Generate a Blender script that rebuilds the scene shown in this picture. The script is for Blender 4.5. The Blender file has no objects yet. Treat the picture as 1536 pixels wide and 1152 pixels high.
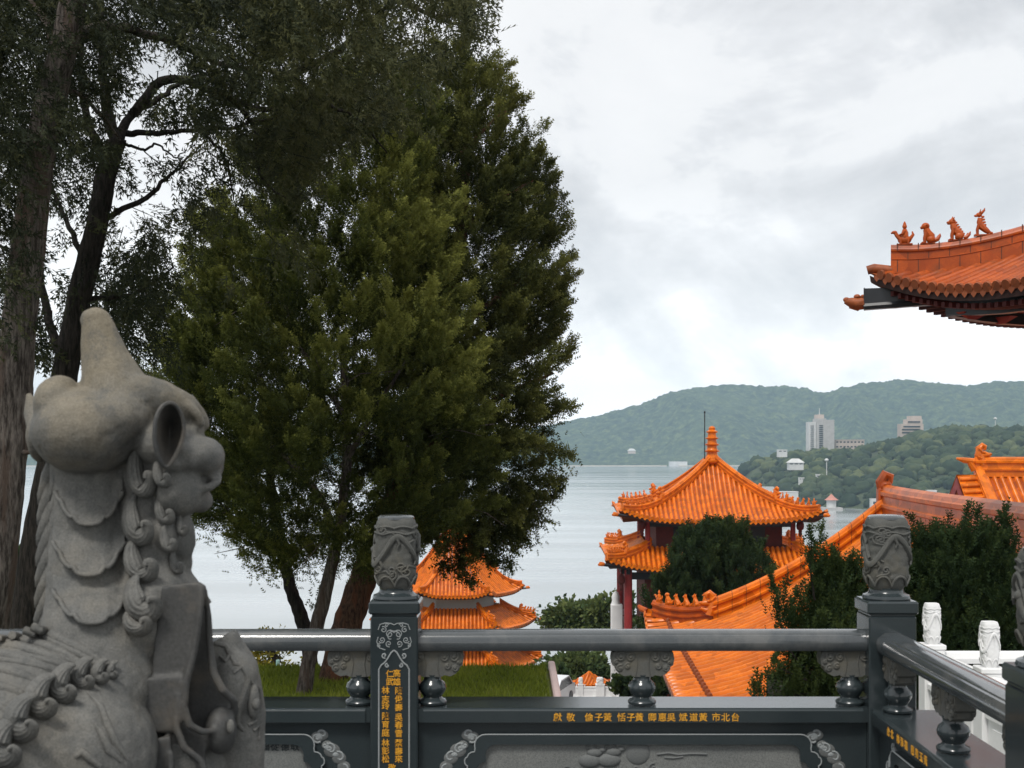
import bpy, math, random
import numpy as np
from mathutils import Vector, Matrix

random.seed(7)
RNG = np.random.default_rng(7)
PI = math.pi
F, HOR, EYE = 1950.0, 672.0, 1.70
scene = bpy.context.scene
COL = scene.collection

def at(px, py, Y):
    """world point seen at photo pixel (px, py) at distance Y"""
    return Vector(((px - 768.0) * Y / F, Y, EYE - (py - HOR) * Y / F))

# ---------------------------------------------------------------- noise
def _hash(ix, iy, iz):
    n = (ix.astype(np.int64) * 374761393 + iy.astype(np.int64) * 668265263 + iz.astype(np.int64) * 1442695041) & 0x7fffffff
    n = ((n ^ (n >> 13)) * 1274126177) & 0x7fffffff
    return ((n ^ (n >> 16)) & 0xffff) / 65535.0

def noise3(x, y, z):
    x, y, z = np.broadcast_arrays(np.asarray(x, float), np.asarray(y, float), np.asarray(z, float))
    ix, iy, iz = np.floor(x), np.floor(y), np.floor(z)
    fx, fy, fz = x - ix, y - iy, z - iz
    fx, fy, fz = [f * f * (3 - 2 * f) for f in (fx, fy, fz)]
    r = 0
    for dx in (0, 1):
        for dy in (0, 1):
            for dz in (0, 1):
                w = (fx if dx else 1 - fx) * (fy if dy else 1 - fy) * (fz if dz else 1 - fz)
                r = r + w * _hash(ix + dx, iy + dy, iz + dz)
    return r

def fbm(x, y, z=0.0, octv=4):
    a, s, t = 1.0, 0.0, 0.0
    x, y, z = np.asarray(x, float), np.asarray(y, float), np.asarray(z, float)
    for i in range(octv):
        s = s + a * noise3(x * 2 ** i + 17.3 * i, y * 2 ** i + 5.1 * i, z * 2 ** i + 9.7 * i)
        t += a
        a *= 0.5
    return s / t

# ---------------------------------------------------------------- objects
def tag(o, label=None, cat=None, group=None, kind=None):
    if label: o['label'] = label
    if cat: o['category'] = cat
    if group: o['group'] = group
    if kind: o['kind'] = kind
    return o

def thing(name, label, cat, loc=(0, 0, 0), rz=0.0, group=None):
    o = bpy.data.objects.new(name, None)
    COL.objects.link(o)
    o.location = loc
    o.rotation_euler = (0, 0, rz)
    o.empty_display_size = 0.2
    return tag(o, label, cat, group)

def kids(o):
    return [c for c in COL.objects if c.parent == o]

def copy_tree(o, parent=None):
    c = o.copy()
    COL.objects.link(c)
    c.parent = parent
    for ch in kids(o):
        copy_tree(ch, c)
    return c

def root_loc(p):
    v = Vector((0, 0, 0))
    while p is not None:
        v = v + p.location
        p = p.parent
    return v

def link_mesh(name, me, mat, parent, smooth):
    o = bpy.data.objects.new(name, me)
    COL.objects.link(o)
    if mat is not None:
        for m in (mat if isinstance(mat, (list, tuple)) else [mat]):
            me.materials.append(m)
    if parent is not None:
        o.parent = parent
    if smooth:
        me.polygons.foreach_set('use_smooth', np.ones(len(me.polygons), dtype=bool))
        if smooth != True:
            me.set_sharp_from_angle(angle=math.radians(smooth))
    return o

class MB:
    """collects shapes and links them as ONE mesh object"""
    def __init__(s):
        s.v, s.f, s.m = [], [], []
        s.cur = 0
    def add(s, verts, faces, M=None):
        b = len(s.v)
        if M is not None:
            verts = [tuple(M @ Vector(v)) for v in verts]
        s.v.extend([tuple(v) for v in verts])
        s.f.extend([tuple(i + b for i in f) for f in faces])
        s.m.extend([s.cur] * len(faces))
        return s
    def box(s, c, d, M=None, bev=0.0):
        x, y, z = d[0] / 2, d[1] / 2, d[2] / 2
        if bev <= 0:
            vs = [(c[0] + sx * x, c[1] + sy * y, c[2] + sz * z) for sx in (-1, 1) for sy in (-1, 1) for sz in (-1, 1)]
            fs = [(0, 1, 3, 2), (4, 6, 7, 5), (0, 4, 5, 1), (2, 3, 7, 6), (0, 2, 6, 4), (1, 5, 7, 3)]
            return s.add(vs, fs, M)
        b = min(bev, x * .9, y * .9, z * .9)
        pts = []
        for sx in (-1, 1):
            for sy in (-1, 1):
                for sz in (-1, 1):
                    pts.append((sx * x, sy * (y - b), sz * (z - b)))
                    pts.append((sx * (x - b), sy * y, sz * (z - b)))
                    pts.append((sx * (x - b), sy * (y - b), sz * z))
        import bmesh
        bm = bmesh.new()
        for p in pts: bm.verts.new(p)
        bmesh.ops.convex_hull(bm, input=bm.verts)
        bmesh.ops.dissolve_limit(bm, angle_limit=0.01, verts=bm.verts, edges=bm.edges)
        bm.verts.index_update()
        vs = [(v.co.x + c[0], v.co.y + c[1], v.co.z + c[2]) for v in bm.verts]
        fs = [[v.index for v in f.verts] for f in bm.faces]
        bm.free()
        return s.add(vs, fs, M)
    def lathe(s, prof, n=24, c=(0, 0, 0), M=None, cap=True, ph=0.0):
        vs, fs = [], []
        for (r, z) in prof:
            for k in range(n):
                a = 2 * PI * k / n + ph
                vs.append((c[0] + r * math.cos(a), c[1] + r * math.sin(a), c[2] + z))
        for i in range(len(prof) - 1):
            for k in range(n):
                k2 = (k + 1) % n
                fs.append((i * n + k, i * n + k2, (i + 1) * n + k2, (i + 1) * n + k))
        if cap:
            fs.append(tuple(range(n - 1, -1, -1)))
            fs.append(tuple((len(prof) - 1) * n + k for k in range(n)))
        return s.add(vs, fs, M)
    def tube(s, pts, rad, n=8, M=None, cap=True, flat=1.0):
        pts = [Vector(p) for p in pts]
        if not isinstance(rad, (list, tuple, np.ndarray)): rad = [rad] * len(pts)
        vs, fs = [], []
        up = Vector((0.0, 0.0, 1.0))
        t0 = (pts[1] - pts[0]).normalized()
        if abs(t0.dot(up)) > 0.9: up = Vector((1, 0, 0))
        side = t0.cross(up).normalized()
        for i, p in enumerate(pts):
            t = (pts[min(i + 1, len(pts) - 1)] - pts[max(i - 1, 0)])
            if t.length < 1e-9: t = t0
            t.normalize()
            side = (side - t * side.dot(t))
            if side.length < 1e-6: side = t.orthogonal()
            side.normalize()
            u = side.cross(t)
            for k in range(n):
                a = 2 * PI * k / n
                vs.append(tuple(p + side * (math.cos(a) * rad[i]) + u * (math.sin(a) * rad[i] * flat)))
        for i in range(len(pts) - 1):
            for k in range(n):
                k2 = (k + 1) % n
                fs.append((i * n + k, i * n + k2, (i + 1) * n + k2, (i + 1) * n + k))
        if cap:
            fs.append(tuple(range(n - 1, -1, -1)))
            fs.append(tuple((len(pts) - 1) * n + k for k in range(n)))
        return s.add(vs, fs, M)
    def ell(s, c, r, M=None, nu=16, nv=10, rot=None):
        vs, fs = [], []
        R = rot or Matrix.Identity(3)
        for j in range(nv + 1):
            th = PI * j / nv
            for k in range(nu):
                a = 2 * PI * k / nu
                p = R @ Vector((r[0] * math.sin(th) * math.cos(a), r[1] * math.sin(th) * math.sin(a), r[2] * math.cos(th)))
                vs.append((c[0] + p.x, c[1] + p.y, c[2] + p.z))
        for j in range(nv):
            for k in range(nu):
                k2 = (k + 1) % nu
                fs.append((j * nu + k, (j + 1) * nu + k, (j + 1) * nu + k2, j * nu + k2))
        return s.add(vs, fs, M)
    def prism(s, out, y0, y1, M=None):
        """outline in x,z pulled from y0 to y1"""
        n = len(out)
        vs = [(x, y0, z) for x, z in out] + [(x, y1, z) for x, z in out]
        fs = [tuple(range(n)), tuple(range(2 * n - 1, n - 1, -1))]
        for k in range(n):
            k2 = (k + 1) % n
            fs.append((k, n + k, n + k2, k2))
        return s.add(vs, fs, M)
    def sweep(s, prof, path, M=None, cap=True):
        """closed profile (side, up) swept along path of (point, side vector, up vector)"""
        n = len(prof)
        vs, fs = [], []
        for p, sd, up in path:
            for a, b in prof:
                vs.append(tuple(Vector(p) + Vector(sd) * a + Vector(up) * b))
        for i in range(len(path) - 1):
            for k in range(n):
                k2 = (k + 1) % n
                fs.append((i * n + k, i * n + k2, (i + 1) * n + k2, (i + 1) * n + k))
        if cap:
            fs.append(tuple(range(n - 1, -1, -1)))
            fs.append(tuple((len(path) - 1) * n + k for k in range(n)))
        return s.add(vs, fs, M)
    def grid(s, P, M=None, flip=False):
        """P: 2-D list of points"""
        a, b = len(P), len(P[0])
        vs = [tuple(P[i][j]) for i in range(a) for j in range(b)]
        fs = []
        for i in range(a - 1):
            for j in range(b - 1):
                q = (i * b + j, (i + 1) * b + j, (i + 1) * b + j + 1, i * b + j + 1)
                fs.append(q[::-1] if flip else q)
        return s.add(vs, fs, M)
    def mesh(s, name, off=Vector((0, 0, 0))):
        me = bpy.data.meshes.new(name)
        me.from_pydata([(v[0] - off.x, v[1] - off.y, v[2] - off.z) for v in s.v], [], s.f)
        me.update()
        return me
    def build(s, name, mat, parent=None, smooth=False, world=False, fix=True):
        """world=True: vertices are world points, parents are unrotated"""
        off = root_loc(parent) if (world and parent is not None) else Vector((0, 0, 0))
        me = s.mesh(name, off)
        if fix:
            import bmesh
            bm = bmesh.new(); bm.from_mesh(me)
            bmesh.ops.recalc_face_normals(bm, faces=bm.faces)
            bm.to_mesh(me); bm.free()
        o = link_mesh(name, me, mat, parent, smooth)
        if isinstance(mat, (list, tuple)):
            me.polygons.foreach_set('material_index', np.array(s.m, dtype=np.int32))
        return o

def np_mesh(name, V, Fq, mat=None, parent=None, smooth=False, attr=None):
    """fast mesh from numpy: V (n,3), Fq (m,k) all faces of k corners"""
    me = bpy.data.meshes.new(name)
    V = np.ascontiguousarray(V, dtype=np.float32); Fq = np.ascontiguousarray(Fq, dtype=np.int32)
    m, k = Fq.shape
    me.vertices.add(len(V)); me.vertices.foreach_set('co', V.ravel())
    me.loops.add(m * k); me.loops.foreach_set('vertex_index', Fq.ravel())
    me.polygons.add(m)
    me.polygons.foreach_set('loop_start', np.arange(0, m * k, k, dtype=np.int32))
    if attr is not None:
        for nm, arr in attr.items():
            a = me.attributes.new(nm, 'FLOAT', 'POINT')
            a.data.foreach_set('value', np.ascontiguousarray(arr, dtype=np.float32))
    me.update(calc_edges=True)
    return link_mesh(name, me, mat, parent, smooth)

# ---------------------------------------------------------------- materials
class NT:
    def __init__(s, name):
        s.m = bpy.data.materials.new(name); s.m.use_nodes = True
        s.t = s.m.node_tree; s.n = s.t.nodes; s.l = s.t.links
        s.n.clear()
        s.out = s.n.new('ShaderNodeOutputMaterial')
        s.b = s.n.new('ShaderNodeBsdfPrincipled')
        s.l.new(s.b.outputs[0], s.out.inputs['Surface'])
    def new(s, t, **kw):
        n = s.n.new(t)
        for k, v in kw.items():
            if k in n.inputs: n.inputs[k].default_value = v
            else: setattr(n, k, v)
        return n
    def coord(s, scale=1.0, kind='Object', sc3=None):
        t = s.n.new('ShaderNodeTexCoord'); m = s.n.new('ShaderNodeMapping')
        m.inputs['Scale'].default_value = sc3 or (scale, scale, scale)
        s.l.new(t.outputs[kind], m.inputs['Vector'])
        return m.outputs[0]
    def noise(s, vec, scale, detail=4.0, rough=0.55):
        n = s.new('ShaderNodeTexNoise', Scale=scale, Detail=detail, Roughness=rough)
        s.l.new(vec, n.inputs['Vector'])
        return n.outputs['Fac']
    def ramp(s, fac, stops):
        r = s.n.new('ShaderNodeValToRGB'); e = r.color_ramp.elements
        while len(e) < len(stops): e.new(0.5)
        for i, (p, c) in enumerate(stops):
            e[i].position = p
            e[i].color = (c[0], c[1], c[2], 1) if hasattr(c, '__len__') else (c, c, c, 1)
        s.l.new(fac, r.inputs[0])
        return r.outputs[0]
    def mix(s, fac, a, b, blend='MIX'):
        m = s.n.new('ShaderNodeMix'); m.data_type = 'RGBA'; m.blend_type = blend
        for sock, v in ((m.inputs[0], fac), (m.inputs[6], a), (m.inputs[7], b)):
            if hasattr(v, 'links') or hasattr(v, 'is_linked'): s.l.new(v, sock)
            elif hasattr(v, '__len__'): sock.default_value = (v[0], v[1], v[2], 1)
            else: sock.default_value = v
        return m.outputs[2]
    def math(s, op, a, b=0.0):
        m = s.n.new('ShaderNodeMath'); m.operation = op
        for i, v in enumerate((a, b)):
            if hasattr(v, 'is_linked'): s.l.new(v, m.inputs[i])
            else: m.inputs[i].default_value = v
        return m.outputs[0]
    def bump(s, h, strength=0.3, dist=0.01):
        b = s.new('ShaderNodeBump', Strength=strength, Distance=dist)
        s.l.new(h, b.inputs['Height']); s.l.new(b.outputs[0], s.b.inputs['Normal'])
        return b
    def set(s, **kw):
        for k, v in kw.items():
            k = k.replace('_', ' ')
            if hasattr(v, 'is_linked'): s.l.new(v, s.b.inputs[k])
            elif hasattr(v, '__len__'): s.b.inputs[k].default_value = (v[0], v[1], v[2], 1)
            else: s.b.inputs[k].default_value = v
        return s.m

def stone(name, c1, c2, scale=30.0, rough=0.6, grain=0.12, bump=0.2, spec=0.4, dirt=None, coat=0.0):
    t = NT(name)
    v = t.coord()
    big = t.noise(v, scale * 0.08, 5, 0.6)
    fine = t.noise(v, scale * 8, 3, 0.7)
    c = t.mix(t.ramp(big, [(0.3, 0.0), (0.7, 1.0)]), c1, c2)
    c = t.mix(grain, c, t.ramp(fine, [(0.3, (0.0, 0.0, 0.0)), (0.7, (1, 1, 1))]), 'OVERLAY')
    if dirt:
        d = t.noise(v, scale * 0.2, 6, 0.65)
        c = t.mix(t.ramp(d, [(0.52, 0.0), (0.7, 0.75)]), c, dirt)
    t.set(Base_Color=c, Roughness=rough, Specular_IOR_Level=spec)
    if coat: t.set(Coat_Weight=coat, Coat_Roughness=0.06)
    t.bump(fine, bump, 0.002)
    return t.m

M = {}
M['green_stone'] = stone('polished_green_stone', (0.020, 0.028, 0.031), (0.034, 0.044, 0.047), 20, 0.20, 0.10, 0.03, 0.5, None, 0.2)
M['rail_stone'] = stone('honed_grey_stone', (0.045, 0.053, 0.057), (0.075, 0.083, 0.087), 20, 0.18, 0.15, 0.04, 0.5, (0.13, 0.13, 0.125), 0.5)
M['carved_stone'] = stone('carved_grey_stone', (0.066, 0.069, 0.064), (0.105, 0.105, 0.096), 25, 0.75, 0.2, 0.25, 0.3, (0.13, 0.115, 0.08))
M['granite'] = stone('panel_granite', (0.135, 0.142, 0.138), (0.185, 0.190, 0.180), 25, 0.8, 0.35, 0.3, 0.25)
M['relief_stone'] = stone('relief_stone', (0.10, 0.108, 0.108), (0.15, 0.156, 0.152), 25, 0.7, 0.2, 0.2, 0.3)
M['etched'] = stone('etched_line', (0.24, 0.26, 0.265), (0.30, 0.32, 0.32), 25, 0.8, 0.2, 0.2, 0.2)
M['white_marble'] = stone('white_marble', (0.70, 0.70, 0.70), (0.82, 0.82, 0.81), 15, 0.5, 0.06, 0.1, 0.4)
M['dark_paving'] = stone('dark_terrace_paving', (0.05, 0.052, 0.052), (0.08, 0.08, 0.08), 6, 0.7, 0.2, 0.2, 0.3)
M['paving'] = stone('court_paving', (0.20, 0.20, 0.19), (0.28, 0.27, 0.26), 6, 0.8, 0.2, 0.2, 0.3)

def simple(name, c, rough=0.6, var=0.25, scale=3.0, spec=0.4, bump=0.0, metal=0.0):
    t = NT(name)
    v = t.coord()
    n = t.noise(v, scale, 5, 0.6)
    lo = tuple(x * (1 - var) for x in c); hi = tuple(min(1, x * (1 + var)) for x in c)
    t.set(Base_Color=t.ramp(n, [(0.25, lo), (0.75, hi)]), Roughness=rough, Specular_IOR_Level=spec, Metallic=metal)
    if bump: t.bump(n, bump, 0.01)
    return t.m

# gold paint in the cut characters
M['gold'] = simple('gold_paint', (0.72, 0.31, 0.025), 0.45, 0.6, 150)
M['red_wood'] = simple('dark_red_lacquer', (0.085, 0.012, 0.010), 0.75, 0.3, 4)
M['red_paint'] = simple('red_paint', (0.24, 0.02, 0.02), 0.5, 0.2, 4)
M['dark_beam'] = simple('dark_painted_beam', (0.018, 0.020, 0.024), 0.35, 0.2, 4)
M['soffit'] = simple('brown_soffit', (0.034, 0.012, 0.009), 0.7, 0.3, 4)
M['pink_wall'] = simple('pale_pink_plaster', (0.62, 0.47, 0.44), 0.85, 0.08, 2)
M['white_wall'] = simple('white_plaster', (0.58, 0.58, 0.57), 0.8, 0.15, 0.15)
M['grey_wall'] = simple('grey_concrete', (0.42, 0.41, 0.40), 0.8, 0.12, 0.3)
M['tan_wall'] = simple('tan_concrete', (0.50, 0.42, 0.37), 0.8, 0.1, 0.2)
M['dark_window'] = simple('dark_window_glass', (0.03, 0.04, 0.05), 0.15, 0.3, 0.5)
M['dark_metal'] = simple('dark_metal', (0.03, 0.03, 0.035), 0.4, 0.2, 5, metal=0.6)
M['green_metal'] = simple('pale_green_painted_metal', (0.25, 0.42, 0.38), 0.5, 0.15, 5)
M['pink_roof'] = simple('faded_red_roof', (0.50, 0.22, 0.17), 0.8, 0.1, 0.3)
M['sand'] = simple('pale_sand', (0.50, 0.45, 0.38), 0.9, 0.2, 0.05)

def tile_mat(name, c_lo, c_hi, grime=0.35, rough=0.3, tile=0.3, sc=2.0):
    t = NT(name)
    v = t.coord()
    n = t.noise(v, sc, 6, 0.65)
    f = t.noise(v, sc * 9, 3, 0.6)
    c = t.ramp(n, [(0.25, c_lo), (0.75, c_hi)])
    c = t.mix(t.ramp(f, [(0.42, 0.0), (0.62, 1.0)]), t.mix(0.45, c, c_lo), c)
    vo = t.n.new('ShaderNodeTexVoronoi'); vo.inputs['Scale'].default_value = 3.4; t.l.new(v, vo.inputs['Vector'])
    sx = t.n.new('ShaderNodeSeparateXYZ'); t.l.new(vo.outputs['Color'], sx.inputs[0])
    c = t.mix(t.ramp(sx.outputs[0], [(0.15, 0.0), (0.95, 0.62)]), c, tuple(x * .55 for x in c_lo))
    d = t.noise(v, sc * 0.7, 8, 0.7)
    c = t.mix(t.math('MULTIPLY', t.ramp(d, [(0.55, 0.0), (0.72, 1.0)]), grime), c, (0.10, 0.045, 0.02))
    t.set(Base_Color=c, Roughness=rough, Specular_IOR_Level=0.32)
    t.bump(f, 0.15, 0.01)
    return t.m
M['tile'] = tile_mat('orange_glazed_tile', (0.65, 0.132, 0.006), (0.87, 0.235, 0.010))
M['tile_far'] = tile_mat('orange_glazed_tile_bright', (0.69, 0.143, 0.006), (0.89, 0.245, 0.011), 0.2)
M['tile_old'] = tile_mat('weathered_orange_tile', (0.35, 0.056, 0.006), (0.60, 0.122, 0.009), 0.6, 0.40, sc=3.0)
M['tile_cap'] = tile_mat('mossy_orange_tile_end', (0.24, 0.060, 0.018), (0.42, 0.11, 0.03), 0.9, 0.55, sc=5.0)
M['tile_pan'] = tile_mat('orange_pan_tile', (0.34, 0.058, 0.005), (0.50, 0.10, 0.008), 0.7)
M['tile_pink'] = tile_mat('sheened_ridge_tile', (0.48, 0.095, 0.012), (0.68, 0.17, 0.022), 0.5, 0.36, sc=1.2)
M['joint'] = simple('tile_joint', (0.10, 0.035, 0.02), 0.8, 0.3, 6)

# foliage: tint is stored per spray, random colour differences between shoots
def leaf_mat(name, c0, c1, c2, transl=0.25):
    t = NT(name)
    a = t.n.new('ShaderNodeAttribute'); a.attribute_name = 'tint'
    c = t.ramp(a.outputs['Fac'], [(0.0, c0), (0.5, c1), (1.0, c2)])
    t.set(Base_Color=c, Roughness=0.7, Specular_IOR_Level=0.10)
    tr = t.n.new('ShaderNodeBsdfTranslucent'); t.l.new(c, tr.inputs[0])
    mx = t.n.new('ShaderNodeMixShader'); mx.inputs[0].default_value = transl
    t.l.new(t.b.outputs[0], mx.inputs[1]); t.l.new(tr.outputs[0], mx.inputs[2])
    t.l.new(mx.outputs[0], t.out.inputs['Surface'])
    return t.m
M['leaf_light'] = leaf_mat('cypress_sprays', (0.024, 0.034, 0.012), (0.082, 0.098, 0.024), (0.22, 0.23, 0.055), 0.3)
M['leaf_mid'] = leaf_mat('cypress_sprays_dark', (0.024, 0.032, 0.013), (0.074, 0.084, 0.025), (0.180, 0.185, 0.050), 0.28)
M['leaf_dark'] = leaf_mat('cedar_needles', (0.014, 0.019, 0.012), (0.034, 0.041, 0.021), (0.085, 0.088, 0.036), 0.2)
M['leaf_juniper'] = leaf_mat('juniper_sprays', (0.010, 0.020, 0.010), (0.022, 0.040, 0.014), (0.055, 0.075, 0.020), 0.2)
M['leaf_broad'] = leaf_mat('broad_leaves', (0.04, 0.07, 0.03), (0.085, 0.12, 0.04), (0.15, 0.18, 0.06), 0.3)
M['leaf_yellow'] = leaf_mat('yellow_leaves', (0.10, 0.11, 0.02), (0.22, 0.19, 0.03), (0.40, 0.30, 0.04), 0.3)
M['leaf_forest'] = leaf_mat('forest_crowns', (0.016, 0.030, 0.016), (0.040, 0.060, 0.028), (0.100, 0.118, 0.050), 0.0)

def bark(name, c1, c2, red=None, scale=1.0):
    t = NT(name)
    v = t.coord(sc3=(scale, scale, scale * 0.16))
    n = t.noise(v, 34, 6, 0.72)
    w = t.noise(v, 7, 5, 0.65)
    c = t.ramp(n, [(0.40, c1), (0.62, c2)])
    if red:
        c = t.mix(t.ramp(w, [(0.50, 0.0), (0.60, 0.8)]), c, red)
    t.set(Base_Color=c, Roughness=0.9, Specular_IOR_Level=0.15)
    t.bump(t.math('ADD', n, w), 1.0, 0.06)
    return t.m
M['bark_grey'] = bark('grey_brown_bark', (0.035, 0.028, 0.024), (0.19, 0.165, 0.145), (0.095, 0.066, 0.052))
M['bark_dark'] = bark('dark_bark', (0.012, 0.011, 0.010), (0.045, 0.038, 0.033))
M['bark_red'] = bark('red_brown_bark', (0.035, 0.020, 0.014), (0.15, 0.085, 0.055), (0.16, 0.065, 0.035))
SKY_OFF = (0.35, 0.0, 0.2)
# ================================================================ camera, light, sky
cam_d = bpy.data.cameras.new('camera'); cam = bpy.data.objects.new('camera', cam_d); COL.objects.link(cam)
cam.location = (0, 0, EYE); cam.rotation_euler = (PI / 2, 0, 0)
cam_d.sensor_width = 36.0; cam_d.lens = F / 1536.0 * 36.0
cam_d.shift_y = (HOR - 576.0) / 1536.0
cam_d.clip_start = 0.1; cam_d.clip_end = 30000
cam_d.dof.use_dof = True; cam_d.dof.focus_distance = 16.0; cam_d.dof.aperture_fstop = 9.0
scene.camera = cam

SUN_EL, SUN_AZ = math.radians(58), math.radians(205)      # azimuth from +Y clockwise: behind the camera, to the left
sd = bpy.data.lights.new('sun', 'SUN'); sun = bpy.data.objects.new('sun', sd); COL.objects.link(sun)
sd.energy = 2.0; sd.angle = math.radians(14); sd.color = (1.0, 0.96, 0.90)
dirv = Vector((math.sin(SUN_AZ) * math.cos(SUN_EL), math.cos(SUN_AZ) * math.cos(SUN_EL), math.sin(SUN_EL)))
sun.rotation_euler = dirv.to_track_quat('Z', 'Y').to_euler()
sun.location = (0, -20, 60)

w = bpy.data.worlds.new('World'); scene.world = w; w.use_nodes = True
wt = w.node_tree; wn, wl = wt.nodes, wt.links
wn.clear()
wo = wn.new('ShaderNodeOutputWorld'); bg = wn.new('ShaderNodeBackground'); wl.new(bg.outputs[0], wo.inputs[0])
bg.inputs['Strength'].default_value = 0.1
sky = wn.new('ShaderNodeTexSky'); sky.sky_type = 'NISHITA'; sky.sun_disc = False
sky.sun_elevation = SUN_EL; sky.sun_rotation = SUN_AZ
tc = wn.new('ShaderNodeTexCoord')
sep = wn.new('ShaderNodeSeparateXYZ'); wl.new(tc.outputs['Generated'], sep.inputs[0])
def wmath(op, a, b=0.0, c=None):
    m = wn.new('ShaderNodeMath'); m.operation = op
    for i, v in enumerate((a, b) if c is None else (a, b, c)):
        if hasattr(v, 'is_linked'): wl.new(v, m.inputs[i])
        else: m.inputs[i].default_value = v
    return m.outputs[0]
cmb = wn.new('ShaderNodeMapping'); wl.new(tc.outputs['Generated'], cmb.inputs['Vector'])
cmb.inputs['Scale'].default_value = (1.0, 1.0, 1.55); cmb.inputs['Location'].default_value = SKY_OFF
def wnoise(scale, detail, rough, dist=0.0):
    n = wn.new('ShaderNodeTexNoise'); n.inputs['Scale'].default_value = scale; n.inputs['Detail'].default_value = detail
    n.inputs['Roughness'].default_value = rough; n.inputs['Distortion'].default_value = dist
    wl.new(cmb.outputs[0], n.inputs['Vector'])
    return n.outputs['Fac']
n1 = wnoise(3.1, 12, 0.56, 0.5); n2 = wnoise(7.5, 10, 0.62, 0.35)
nn = wmath('ADD', wmath('MULTIPLY', n1, 0.68), wmath('MULTIPLY', n2, 0.32))
cr = wn.new('ShaderNodeValToRGB'); wl.new(nn, cr.inputs[0])
els = cr.color_ramp.elements
stops = [(0.37, (5.9, 6.08, 6.35)), (0.43, (6.85, 7.0, 7.2)), (0.48, (7.75, 7.85, 8.0)), (0.52, (8.6, 8.7, 8.85)), (0.545, (9.5, 9.55, 9.6)), (0.64, (10., 10., 10.))]
while len(els) < len(stops): els.new(0.5)
for e, (p, c) in zip(els, stops):
    e.position = p; e.color = (c[0] / 10, c[1] / 10, c[2] / 10, 1)
hzn = wmath('SUBTRACT', 1.0, wmath('MINIMUM', wmath('MULTIPLY', wmath('ABSOLUTE', sep.outputs[2]), 5.0), 1.0))
lowe = wmath('MULTIPLY', wmath('SUBTRACT', 1.0, wmath('MINIMUM', wmath('MULTIPLY', wmath('ABSOLUTE', sep.outputs[2]), 5.5), 1.0)), 0.055)
wl.new(wmath('ADD', nn, lowe), cr.inputs[0])
sc = wn.new('ShaderNodeVectorMath'); sc.operation = 'SCALE'; wl.new(wmath('MULTIPLY', wmath('ADD', 1.0, wmath('MULTIPLY', hzn, 0.55)), 8.3), sc.inputs['Scale'])
wl.new(cr.outputs[0], sc.inputs[0])
mx = wn.new('ShaderNodeMix'); mx.data_type = 'RGBA'; mx.inputs[0].default_value = 0.93
wl.new(sky.outputs[0], mx.inputs[6]); wl.new(sc.outputs[0], mx.inputs[7])
wl.new(mx.outputs[2], bg.inputs['Color'])

scene.view_settings.view_transform = 'Standard'; scene.view_settings.look = 'None'
scene.view_settings.exposure = 0.32; scene.view_settings.gamma = 1.0
scene.cycles.max_bounces = 8; scene.cycles.diffuse_bounces = 3; scene.cycles.glossy_bounces = 3
scene.cycles.transparent_max_bounces = 8; scene.cycles.volume_bounces = 1
scene.cycles.use_denoising = True

# ================================================================ ground, lake, far hills
LAKE = -41.0
def ground_z(X, Y):
    z = np.where(Y < 22.5, -2.6, -11.0)
    z = np.where((Y >= 20.5) & (Y < 22.5), -2.6 - (Y - 20.5) / 2.0 * 8.4, z)
    z = np.where(Y >= 68, -11.0 - np.clip((Y - 68) / 3.0, 0, 1) * 3.5, z)
    z = np.where(Y >= 84, -14.5 - np.clip((Y - 84) / 70.0, 0, 1) * 31.0, z)
    return z
xs = np.concatenate([[-9000, -3000, -1000, -400], np.linspace(-200, 200, 90), [400, 1000, 3000, 9000]])
ys = np.concatenate([np.linspace(-60, 18, 20), np.linspace(20, 26, 13), np.linspace(30, 66, 12), np.linspace(67, 200, 80), [260, 400, 800, 2000, 5000, 9000]])
GX, GY = np.meshgrid(xs, ys, indexing='ij')
GZ = ground_z(GX, GY) + np.where((GY > 30) & (GY < 200), (fbm(GX * .06, GY * .06) - .5) * np.where(GY > 86, 2.0, 0.1), 0)
def grid_faces(a, b):
    i, j = np.meshgrid(np.arange(a - 1), np.arange(b - 1), indexing='ij')
    q = (i * b + j).ravel()
    return np.stack([q, q + b, q + b + 1, q + 1], 1)
t = NT('earth_and_undergrowth')
v = t.coord()
n = t.noise(v, 0.35, 8, 0.65)
t.set(Base_Color=t.ramp(n, [(0.3, (0.035, 0.045, 0.018)), (0.55, (0.07, 0.08, 0.03)), (0.75, (0.14, 0.12, 0.08))]), Roughness=0.95)
t.bump(n, 0.6, 0.3)
o = np_mesh('ground', np.stack([GX, GY, GZ], -1).reshape(-1, 3), grid_faces(*GX.shape), t.m, smooth=True)
tag(o, kind='structure')

# courtyard paving below
m = MB(); m.box((10, 46, -10.9), (44, 43.8, 0.1))
o = m.build('courtyard_paving', M['paving']); tag(o, kind='structure')

t = NT('lake_water')
v = t.coord(sc3=(0.35, 1.1, 1.0))
a = t.noise(v, 0.10, 6, 0.6); b = t.noise(v, 0.9, 4, 0.6)
t.set(Base_Color=(0.33, 0.355, 0.36), Roughness=0.10, Specular_IOR_Level=0.5, IOR=1.45)
v2 = t.coord(sc3=(0.0012, 0.012, 1.0))
calm = t.noise(v2, 1.0, 5, 0.6)
t.l.new(t.ramp(calm, [(0.40, 0.10), (0.60, 0.20)]), t.b.inputs['Roughness'])
t.bump(t.math('ADD', t.math('MULTIPLY', a, 1.0), t.math('MULTIPLY', b, 0.25)), 0.10, 0.5)
m = MB(); m.add([(-9000, 60, LAKE), (9000, 60, LAKE), (9000, 9000, LAKE), (-9000, 9000, LAKE)], [(0, 1, 2, 3)])
o = m.build('lake', t.m); tag(o, kind='structure')

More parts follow.
